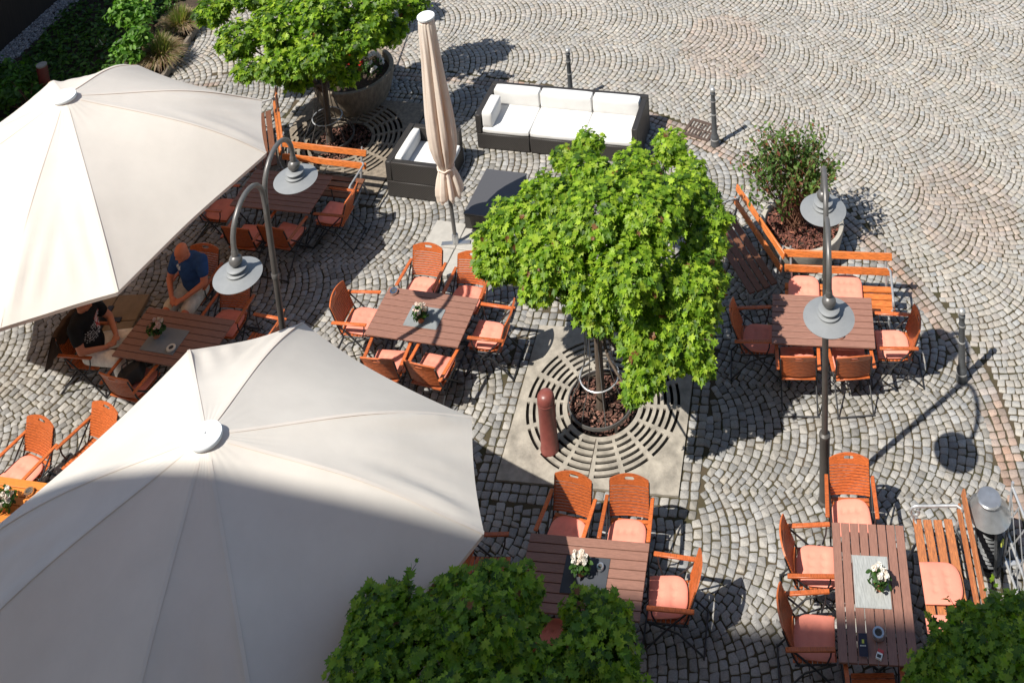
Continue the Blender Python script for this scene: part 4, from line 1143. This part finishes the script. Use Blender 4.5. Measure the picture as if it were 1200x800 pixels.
l0 = make_lamp(); l0.location = (bl.x, bl.y, 0); l0.rotation_euler = (0, R(1.5), math.atan2(-.077, .76)); tag(l0, 'grey two headed lamp post on the right, casting a clear shadow on the setts', group='two headed street lamps')
dup(l0, (-5.20, 12.19, 0), math.atan2(-.104, .775), 'grey two headed lamp post on the left between the two cream parasols', 'two headed street lamps')

# ------------------------------------------------------------------ bollards and small street furniture
def make_bollard():
    root = thing('bollard', 'x', 'bollard')
    b = MB(); b.lathe([(.075, 0), (.075, .04), (.068, .06), (.072, .10), (.066, .13), (.07, .17), (.055, .20), (.046, .23), (.038, .82), (.044, .84), (.044, .87), (.036, .89), (.036, .96), (.044, .975), (.044, 1.0), (.026, 1.01)], 20); b.build('post', M['bollard'], root)
    for z in (.12, .60, .855):
        b = MB(); rr = .071 if z < .2 else (.0465 if z > .8 else .046); b.lathe([(rr - .01, z - .012), (rr, z - .008), (rr, z + .008), (rr - .01, z + .012)], 20); b.build('band', M['bollard_band'], root)
    b = MB(); b.ball((0, 0, 1.055), .047, 16, 10); b.build('ball_cap', M['bollard_band'], root)
    return root
q = make_bollard(); p = at(838, 170); q.location = (p.x, p.y, 0); BGp = 'black bollards along the kerb'
tag(q, 'black bollard with ball top beside the square drain', group=BGp)
p = at(1127, 445); dup(q, (p.x, p.y, 0), 0, 'black bollard beside the lamp shadow at the right', BGp)
dup(q, (-2.22, 18.72, 0), 0, 'black bollard behind the long rattan sofa', BGp)
dup(q, (3.56, 10.45, 0), 0, 'black bollard at the right edge behind the silver lattice', BGp)
rb = thing('red_bollard', 'round topped dull red bollard standing on the tree grate', 'bollard', (*at(644.5, 526).xy, .010))
b = MB(); b.lathe([(.118, 0), (.118, .03), (.108, .045), (.106, .72), (.108, .73), (.108, .75), (.106, .76), (.104, .79), (.085, .825), (.05, .845), (.001, .852)], 32); b.build('post', M['red_bollard'], rb)
b = MB(); b.lathe([(.109, .695), (.111, .70), (.111, .71), (.109, .715)], 32); b.build('groove_ring', M['red_bollard'], rb)
db = thing('red_post', 'dark red post with flat grey top in the shaded bed at the upper left', 'bollard', (*at(55, 112).xy, 0))
b = MB(); b.lathe([(.095, 0), (.095, .62), (.09, .63)], 24); b.build('post', M['dark_red'], db)
b = MB(); b.lathe([(.092, .63), (.094, .64), (.094, .66), (.001, .664)], 24, cap=False); b.build('cap', M['concrete_pale'], db)

dr = thing('drain_grate', 'rusty square drain grate beside the black bollard', 'drain', (.08, 17.82, 0), R(-28))
b = MB(); 
for s in (-1, 1): b.box((s * .23, 0, 0), (.05, .44, .03)); b.box((0, s * .195, 0), (.41, .05, .03))
b.build('frame', M['iron_drain'], dr)
for k in range(6):
    b = MB(); b.box((-.155 + k * .062, 0, 0), (.028, .34, .022)); b.build('bar', M['iron_drain'], dr)
b = MB(); b.box((0, 0, 0), (.41, .03, .018)); b.build('cross_bar', M['iron_drain'], dr)
b = MB(); b.add([(-.22, -.19, -.006), (.22, -.19, -.006), (.22, .19, -.006), (-.22, .19, -.006)], [(0, 1, 2, 3)]); b.build('drain_pit', M['ash'], dr, smooth=False)

fb = thing('ash_bin', 'silver cone topped bin with dark louvred body behind the weathered bench', 'bin', (3.02, 10.42, 0), R(-10))
b = MB(); b.lathe([(.13, 0), (.14, .02), (.13, .04), (.12, .06)], 24); b.build('foot', M['black_metal'], fb)
b = MB(); b.lathe([(.10, .05), (.10, .74)], 24); b.build('body', M['black_metal'], fb)
for k in range(11):
    z = .16 + k * .05; b = MB(); b.lathe([(.105, z), (.145, z - .015), (.148, z - .01), (.108, z + .01)], 28, cap=False); b.build('louvre', M['bollard'], fb)
for k in range(4):
    a = k * PI / 2 + .4; b = MB(); b.box((.152 * math.cos(a), .152 * math.sin(a), .40), (.014, .03, .70), Matrix.Rotation(a, 3, 'Z')); b.build('strut', M['bollard'], fb)
b = MB(); b.lathe([(.235, .735), (.24, .74), (.115, .90), (.112, .91), (.105, .905), (.228, .735)], 40, cap=False); b.build('hood', M['hood_steel'], fb)
b = MB(); b.lathe([(.113, .905), (.116, .915), (.132, .918), (.134, .935), (.12, .948), (.001, .958)], 32, cap=False); b.build('lid', M['hood_steel'], fb)
b = MB(); b.box((.135, -.10, .47), (.012, .05, .07), Matrix.Rotation(-.6, 3, 'Z')); b.build('sticker', M['lime_ink'], fb)

lt = thing('lattice_screen', 'silver metal lattice screen at the right edge beside the cone topped bin', 'lattice screen', (3.22, 10.0, 0), R(-85))
b = MB()
for x in (-.42, .42): b.tube([(x, 0, .02), (x, .10, 1.12)], .016, 8)
b.tube([(-.42, 0.01, .12), (.42, 0.01, .12)], .015, 8); b.tube([(-.42, .095, 1.06), (.42, .095, 1.06)], .015, 8); b.tube([(-.5, .04, .45), (.45, .04, .45)], .016, 8)
b.build('frame', M['galv'], lt)
b = MB()
for k in range(-2, 4):
    for s in (-1, 1):
        x0 = -.42 + k * .21; x1 = x0 + .42
        pts = [(s * x0, .012, .14), (s * x1, .085, 1.04)]
        t0_, t1_ = 0, 1
        dx = x1 - x0
        t0_ = max(0, (-.42 - x0) / dx); t1_ = min(1, (.42 - x0) / dx)
        if t1_ <= t0_: continue
        P0 = Vector(pts[0]).lerp(Vector(pts[1]), t0_); P1 = Vector(pts[0]).lerp(Vector(pts[1]), t1_)
        off = Vector((0, .006 * s, 0)); b.bar(P0 + off, P1 + off, .018, .006, (0, 1, 0))
b.build('lattice', M['galv'], lt)
for x in (-.42, .42):
    b = MB(); b.box((x, 0, .012), (.05, .42, .022)); b.build('foot', M['galv'], lt)

# ------------------------------------------------------------------ things on the tables
def flat(name, label, cat, pts, z, m, th=.005, group=None):
    c = sum((Vector((p[0], p[1], 0)) for p in pts), Vector()) / len(pts)
    b = MB(); n = len(pts); vs = [(p[0] - c.x, p[1] - c.y, 0) for p in pts] + [(p[0] - c.x, p[1] - c.y, th) for p in pts]
    b.add(vs, [tuple(range(n - 1, -1, -1)), tuple(range(n, 2 * n))] + [(i, (i + 1) % n, n + (i + 1) % n, n + i) for i in range(n)])
    o = b.build(name, m, smooth=False); o.location = (c.x, c.y, z); return tag(o, label, cat, group)
def rect(cx, cy, w_, d_, rz):
    c, s = math.cos(rz), math.sin(rz); return [(cx + x * c - y * s, cy + x * s + y * c) for x, y in ((-w_ / 2, -d_ / 2), (w_ / 2, -d_ / 2), (w_ / 2, d_ / 2), (-w_ / 2, d_ / 2))]
TZ = .7415
RGp = 'cloth mats on the tables'
flat('table_mat', 'slate grey mat on the middle left table under the flower pot', 'table mat', rect(-3.79, 13.40, .48, .33, -.213), TZ, M['slate'], group=RGp)
flat('table_mat', 'dark slate mat on the bottom table under white flowers', 'table mat', rect(-1.41, 9.965, .48, .38, -.133), TZ, M['slate_dark'], group=RGp)
flat('table_mat', 'worn pale grey runner on the long table at the lower right', 'table mat', rect(1.605, 9.76, .37, .52, -.097), TZ, M['slate_worn'], group=RGp)
flat('table_mat', 'shaded grey mat on the table of the two people', 'table mat', rect(-7.24, 13.24, .50, .38, -.225), TZ, M['slate'], group=RGp)

def flower_pot(label, x, y, z, h=.20, r=.12, nf=16, pal=((.80, .77, .70), (.82, .72, .62)), nl=130, sc=1.0):
    root = thing('flower_pot', label, 'flower pot', (x, y, z), random.uniform(0, 6), 'pots of pale flowers on the tables')
    b = MB(); b.lathe([(.040 * sc, 0), (.056 * sc, .085 * sc), (.061 * sc, .086 * sc), (.063 * sc, .108 * sc), (.056 * sc, .108 * sc), (.052 * sc, .09 * sc)], 20); b.build('pot', M['terracotta'], root)
    d = RNG.normal(0, 1, (nl, 3)); d /= np.linalg.norm(d, axis=1, keepdims=True)
    P = d * np.array([r, r, .065]) * RNG.uniform(.5, 1, (nl, 1)) + [0, 0, .14 * sc]
    leaf_mesh('foliage', P, d + RNG.normal(0, .3, (nl, 3)) + [0, 0, .4], RNG.random(nl) * 6.28, .06 * RNG.uniform(.7, 1.3, nl), leaf_cols(nl, [(.03, .075, .015), (.05, .12, .02)], [2, 1]), OVAL_R, .2, None, root)
    pp = []; pn = []; pc = []
    for i in range(nf):
        a = random.uniform(0, 6.28); q = random.random() ** .5 * r * .75; c = np.array([q * math.cos(a), q * math.sin(a), h + random.uniform(-.03, .03)])
        col = np.array(random.choice(pal)) * random.uniform(.88, 1.04)
        for k in range(10):
            v = RNG.normal(0, 1, 3); v /= np.linalg.norm(v); v[2] = abs(v[2]) * .9
            pp.append(c + v * .012); pn.append(v); pc.append(col)
    n = len(pp)
    leaf_mesh('flower_cluster', np.array(pp), np.array(pn), RNG.random(n) * 6.28, RNG.uniform(.028, .045, n), np.array(pc), [(0, -.3), (.4, 0), (.45, .4), (.2, .75), (0, .8)], .2, M['petal'], root)
    return root
flower_pot('pot of pink and cream flowers on the slate mat of the middle left table', -3.82, 13.34, TZ + .006, pal=((.80, .66, .58), (.82, .75, .62)), nf=12)
flower_pot('pot of round white flowers on the dark mat of the bottom table', -1.45, 9.985, TZ + .006, h=.22, nf=20, r=.11)
flower_pot('pot of white flowers on the pale runner of the long table', 1.675, 9.69, TZ + .006, h=.21, nf=18, r=.11)
flower_pot('shaded pot of pale pink flowers on the table of the two people', -7.37, 13.30, TZ + .006, pal=((.75, .55, .48), (.8, .7, .6)), nf=12)
flower_pot('pot of small white flowers on the orange table at the left edge', -8.17, 11.02, TZ, h=.18, nf=26, r=.15, nl=160)

def ashtray(label, x, y, m, r=.055, h=.045):
    root = thing('ashtray', label, 'ashtray', (x, y, TZ), 0, 'ashtrays on the tables')
    b = MB(); b.lathe([(r * .8, 0), (r, h * .3), (r, h * .8), (r * .9, h), (r * .6, h * .98), (r * .5, h * .6)], 28); b.build('bowl', m, root)
    b = MB(); b.lathe([(.001, h * .7), (r * .55, h * .7)], 20, cap=False); b.build('ash', M['ash'], root, smooth=False); return root
ashtray('round polished ashtray at the back corner of the middle left table', -4.30, 13.84, M['chrome'])
ashtray('small steel ashtray at the front edge of the table under the right lamp', 1.75, 12.77, M['chrome'], .045)
ashtray('grey steel ashtray near the menu card on the long table', 1.58, 9.24, M['steel'], .062, .06)
ashtray('pale ring shaped ashtray on the mat of the two people', -7.09, 13.09, mat('cream_ceramic', (.65, .60, .50), .4), .06, .035).location.z = TZ + .006
ashtray('steel ashtray on the orange table at the left edge', -7.98, 11.19, M['chrome'])
ashtray('small steel ashtray behind the white flowers on the bottom table', -1.25, 10.02, M['steel'], .04).location.z = TZ + .006

mc = thing('menu_card', 'upright dark blue card with a pale emblem on the long table', 'menu card', (1.405, 9.115, TZ), R(-5))
b = MB(); b.box((0, .0, .085), (.085, .012, .17), Matrix.Rotation(R(-52), 3, 'X')); b.build('card', M['navy'], mc)
b = MB(); b.box((0, .03, .006), (.085, .11, .010)); b.build('foot', M['navy'], mc)
rotc = Matrix.Rotation(R(-52), 3, 'X')
b = MB(); b.box(Vector((0, 0, .085)) + rotc @ Vector((0, -.0072, .025)), (.022, .002, .028), rotc); b.build('emblem', M['lime_ink'], mc)
b = MB()
for k, wl in enumerate((.010, .007, .009, .006, .008)): b.box(Vector((0, 0, .085)) + rotc @ Vector((-.024 + k * .0115, -.0072, -.006)), (wl, .002, .010), rotc)
b.build('print_line', M['pale_ink'], mc)
cp = thing('cigarette_pack', 'red and white cigarette pack beside the grey ashtray on the long table', 'cigarette pack', (1.56, 9.07, TZ), R(-28))
b = MB(); b.box((0, 0, .012), (.056, .088, .023)); b.build('pack', M['pale_ink'], cp)
b = MB(); b.box((0, .029, .0125), (.0575, .031, .0245)); b.build('flip_lid', M['red_ink'], cp)
b = MB(); b.box((0, -.02, .0242), (.04, .03, .001)); b.build('print_patch', M['ash'], cp)

# bag and jacket
bag = thing('bag', 'soft black bag lying on the chair in front of the shaded table', 'bag', (BAGC[0] - .04, BAGC[1] - .0, .485), R(30))
b = MB(); pad(b, (0, 0, .09), (.34, .26, .18), .07)
for i, v in enumerate(b.v): b.v[i] = (v[0] + .02 * math.sin(v[1] * 18), v[1] + .02 * math.sin(v[0] * 15 + 1), v[2] * (1 + .18 * math.sin(v[0] * 14) * math.cos(v[1] * 11)))
b.build('body', M['bag'], bag)
b = MB(); b.tube([(-.1, 0, .17), (-.08, .05, .24), (0, .07, .25), (.08, .05, .24), (.1, 0, .17)], .009, 7); b.build('handle', M['bag'], bag)

def jacket():
    f = R(-8); F = Vector((math.cos(f), math.sin(f), 0)); S = Vector((-F.y, F.x, 0)); c = Vector((-8.33, 13.39, 0)) - F * .30
    b = MB(); nu, nv = 18, 14; vs = []; fs = []
    for s in (0, 1):
        for i in range(nu + 1):
            for j in range(nv + 1):
                u = i / nu; v = -1 + 2 * j / nv                    # u: from the seat side over the top and down behind
                if u < .35: d, z = -.015 - .05 * (.35 - u), .93 - (.35 - u) * 1.0 * .6
                elif u < .5: t = (u - .35) / .15 * PI; d, z = .02 - .035 * math.cos(t), .93 + .03 * math.sin(t)
                else: d, z = .055 + (u - .5) * .34, .93 - (u - .5) * 1.15
                wv = .02 * math.sin(v * 9 + u * 3) * u
                p = c - F * (d + wv) + S * (v * (.24 + .08 * max(0, u - .5))) + Vector((0, 0, z - .04 * v * v))
                if s: p += -F * .012 + Vector((0, 0, .008))
                vs.append(p - c)
    n1 = (nu + 1) * (nv + 1)
    for i in range(nu):
        for j in range(nv):
            a = i * (nv + 1) + j; fs.append((a, a + 1, a + nv + 2, a + nv + 1)); fs.append((n1 + a, n1 + a + nv + 1, n1 + a + nv + 2, n1 + a + 1))
    b.add(vs, fs); o = b.build('jacket', M['jacket']); o.location = c
    tag(o, 'dark brown jacket hung over the chair of the person in black', 'jacket')
jacket()

# ------------------------------------------------------------------ people
def skin_mesh(V, E, Rr, root=0, levels=2, extra=None, voxel=.011, smooth=7):
    """joints and bones grown into one closed skin: tapered limbs merged by a voxel remesh and relaxed"""
    b = MB()
    for (i, j) in E:
        A, B = Vector(V[i]), Vector(V[j]); ra, rb = Rr[i], Rr[j]; L_ = (B - A).length
        b.tube([A.lerp(B, t) for t in (0, .25, .5, .75, 1)], [ra + (rb - ra) * t + (.035 * min(ra, rb) if 0 < t < 1 else 0) for t in (0, .25, .5, .75, 1)], 18)
    for p, r in zip(V, Rr): b.ball(p, r, 18, 12)
    me = bpy.data.meshes.new('tmp'); me.from_pydata(b.v, [], b.f)
    def remesh(m, it, vx):
        o = bpy.data.objects.new('tmp', m); COL.objects.link(o); rm = o.modifiers.new('r', 'REMESH'); rm.mode = 'VOXEL'; rm.voxel_size = vx
        sm = o.modifiers.new('sm', 'SMOOTH'); sm.iterations = it; sm.factor = .5
        dg = bpy.context.evaluated_depsgraph_get(); dg.update()
        r = bpy.data.meshes.new_from_object(o.evaluated_get(dg)); bpy.data.objects.remove(o); return r
    m2 = remesh(me, smooth, voxel)
    if extra:
        bm = bmesh.new(); bm.from_mesh(m2); t = bpy.data.meshes.new('t'); t.from_pydata(extra.v, [], extra.f); bm.from_mesh(t); bm.to_mesh(m2); bm.free()
        m2 = remesh(m2, 2, .0075)
    m2.shade_smooth(); return m2
def paint(me, fn):
    n = len(me.vertices); co = np.empty(n * 3); me.vertices.foreach_get('co', co); co = co.reshape(-1, 3)
    cols = np.array([fn(p) for p in co])
    a = me.color_attributes.get('Col') or me.color_attributes.new('Col', 'FLOAT_COLOR', 'POINT')
    a.data.foreach_set('color', np.c_[cols, np.ones(n)].astype(np.float32).ravel())

def person(label, loc, face, J, skin, shirt_fn, pants_fn, hair=None, sleeves=.55, pants_to='ankle', headtilt=(.35, 0)):
    """J: joints in body space (x right, -y forward, z up)"""
    root = thing('person', label, 'person', loc, R(face + 90)); root.scale = (1.1, 1.1, 1.08)
    V = []; E = []; Rr = []
    def v(p, r, par=None):
        V.append(tuple(p)); Rr.append(r)
        if par is not None: E.append((par, len(V) - 1))
        return len(V) - 1
    L = lambda a, b_, t: tuple(Vector(a).lerp(Vector(b_), t))
    pel = v(J['pelvis'], .12); sp = v(J['spine'], .125, pel); ch = v(J['chest'], .13, sp); nk = v(J['neck'], .052, ch)
    hd = Vector(J['head']); v(L(J['neck'], hd, .55), .05, nk)
    ex = MB()
    # head: skull, jaw, nose, ears, turned by the head tilt
    hm = Matrix.Translation(hd) @ Matrix.Rotation(headtilt[1], 4, 'Z') @ Matrix.Rotation(headtilt[0], 4, 'X')
    ex.ball((0, .01, .025), .098, 18, 12, (.80, 1.0, 1.02)); ex.ball((0, -.03, -.045), .072, 16, 10, (.82, .95, 1.0)); ex.ball((0, -.055, -.085), .035, 12, 8, (1, .8, .7))
    ex.ball((0, -.105, -.02), .017, 10, 8, (.9, 1.1, 1.5)); ex.ball((0, -.083, .018), .03, 10, 8, (1.9, .5, .45)); ex.ball((0, -.088, -.058), .016, 10, 6, (1.5, .7, .6))
    for s in (-1, 1): ex.ball((s * .081, .012, -.012), .026, 10, 8, (.4, .75, 1.2))
    ex.xf(hm)
    for s, sd_ in ((-1, 'l'), (1, 'r')):
        sh = v(J['sh' + sd_], .062, ch); el = v(J['el' + sd_], .042, sh)
        wr = v(J['wr' + sd_], .028, el); W0 = Vector(J['wr' + sd_]); dr = (Vector(J['hand' + sd_]) - W0).normalized()
        up = Vector((0, 0, 1)); side = dr.cross(up).normalized(); pal = v(W0 + dr * .045, .034, wr)
        P0 = W0 + dr * .07
        for k, (ln, off) in enumerate(((.068, -.027), (.078, -.009), (.074, .009), (.058, .026))):     # four curled fingers
            a = P0 + side * off + Vector((0, 0, .004)); b1_ = a + dr * ln * .5 + Vector((0, 0, -.008)); c1 = b1_ + dr * ln * .3 + Vector((0, 0, -.028))
            ex.tube([a - dr * .03, a, b1_, c1], [.011, .010, .009, .007], 7)
        th0 = W0 + dr * .025 - side * s * .022; ex.tube([th0, th0 - side * s * .03 + dr * .03, th0 - side * s * .028 + dr * .06 + Vector((0, 0, -.006))], [.013, .011, .009], 7)
        hp = v(J['hip' + sd_], .085, pel); kn = v(J['kn' + sd_], .058, hp); an = v(J['an' + sd_], .036, kn); ft = v(J['ft' + sd_], .030, an)
    body = skin_mesh(V, E, Rr, 0, 2, ex, .0095)
    hi = hm.inverted(); sk = np.array(skin)
    def bodycol(p):
        q = hi @ Vector(p); c = sk.copy()
        if q.length < .16:
            for s in (-1, 1):
                if (q - Vector((s * .030, -.088, .0))).length < .013: return (.04, .03, .03)
            if abs(q.x) < .026 and abs(q.z + .058) < .007 and q.y < -.08: return tuple(sk * np.array([.8, .45, .45]))
            c = c * 1.05
            if hair and hair(q): return (.06, .05, .045)
        if min((Vector(p) - Vector(J['ft' + k])).length for k in 'lr') < .12 and p[2] < .09: return (.03, .028, .026)
        return tuple(c)
    paint(body, bodycol); body.materials.append(M['skin']); link('body', body, root)
    # shirt
    V = []; E = []; Rr = []
    pel = v(L(J['pelvis'], J['spine'], .15), .145); sp = v(J['spine'], .15, pel); ch = v(J['chest'], .15, sp); v(L(J['chest'], J['neck'], .72), .075, ch)
    for sd_ in 'lr':
        sh = v(J['sh' + sd_], .080, ch); v(L(J['sh' + sd_], J['el' + sd_], sleeves), .068, sh)
    me = skin_mesh(V, E, Rr, 0, 2, None, .011); paint(me, shirt_fn); me.materials.append(M['cloth']); link('shirt', me, root)
    V = []; E = []; Rr = []
    pel = v(L(J['pelvis'], J['spine'], .25), .13); lo = v(J['pelvis'], .14, pel)
    for sd_ in 'lr':
        hp = v(J['hip' + sd_], .105, lo)
        if pants_to == 'knee': v(L(J['hip' + sd_], J['kn' + sd_], .80), .092, hp)
        else:
            kn = v(J['kn' + sd_], .082, hp); v(L(J['kn' + sd_], J['an' + sd_], .9), .07, kn)
    me = skin_mesh(V, E, Rr, 1, 2, None, .012); paint(me, pants_fn); me.materials.append(M['cloth']); link('trousers', me, root)
    return root

JA = dict(pelvis=(0, .03, .53), spine=(0, .02, .72), chest=(.0, -.02, .93), neck=(0, -.06, 1.07), head=(-.01, -.13, 1.19),
          shl=(-.175, -.02, 1.00), shr=(.175, -.02, 1.00), ell=(-.25, -.13, .75), elr=(.26, -.12, .76), wrl=(-.09, -.33, .67), wrr=(.07, -.34, .68),
          handl=(.02, -.38, .66), handr=(-.04, -.40, .66), hipl=(-.095, 0, .53), hipr=(.095, 0, .53), knl=(-.13, -.42, .54), knr=(.14, -.42, .54),
          anl=(-.12, -.40, .09), anr=(.13, -.42, .09), ftl=(-.13, -.53, .045), ftr=(.14, -.55, .045))
def shirtA(p):
    if (Vector(p) - Vector((-.09, -.16, .96))).length < .05 and math.sin(p[0] * 120) * math.sin(p[2] * 110) > -.35: return (.55, .57, .60)     # pale print on one side of the chest
    if (Vector(p) - Vector((.10, -.17, .95))).length < .02: return (.45, .30, .10)
    return (.030, .075, .20)
person('bald man in a blue shirt and pale shorts, seated with hands together', (-7.30, 14.36, -.06), -103, JA, (.56, .185, .10), shirtA, lambda p: (.60, .54, .44), pants_to='knee', headtilt=(.55, .2))
JB = dict(pelvis=(0, .02, .52), spine=(0, .08, .70), chest=(0, .11, .92), neck=(0, .10, 1.07), head=(0, .07, 1.20),
          shl=(-.18, .10, .99), shr=(.18, .10, .99), ell=(-.27, -.02, .74), elr=(.27, -.04, .74), wrl=(-.10, -.22, .66), wrr=(.08, -.24, .66),
          handl=(.02, -.27, .65), handr=(-.05, -.28, .66), hipl=(-.10, 0, .52), hipr=(.10, 0, .52), knl=(-.15, -.40, .54), knr=(.20, -.38, .54),
          anl=(-.14, -.42, .09), anr=(.24, -.36, .09), ftl=(-.15, -.55, .045), ftr=(.26, -.49, .045))
def shirtB(p):
    x, y, z = p
    if y > 0.02 or abs(x) > .15 or z < .72 or z > .96: return (.012, .012, .013)
    a = x + (z - .84) * .7; c_2 = z - .84 - x * .7                          # slanting block of dots, crossed stripes and bars
    if x < .01 and abs(c_2) < .11:
        return (.60, .58, .55) if math.sin(a * 210) * math.sin(c_2 * 210) > .45 else (.014, .014, .016)
    if x >= .01 and abs(c_2) < .13:
        if abs(a - .05) < .016 or abs(c_2) < .014: return (.45, .035, .03)
        if abs(a - .05) < .030 or abs(c_2) < .026: return (.62, .58, .55)
        if c_2 > .03: return (.45, .04, .035) if math.sin(c_2 * 150) > 0 else (.62, .58, .55)
        return (.60, .57, .53) if math.sin(a * 130 + c_2 * 60) > .2 else (.02, .02, .03)
    return (.012, .012, .013)
person('person in a black printed shirt and white trousers seated under the parasol edge', (-8.27, 13.40, -.05), -8, JB, (.48, .19, .11), shirtB, lambda p: (.80, .74, .66), hair=lambda q: q.z > .035 or (q.y > .02 and q.z > -.05), headtilt=(.15, 0))
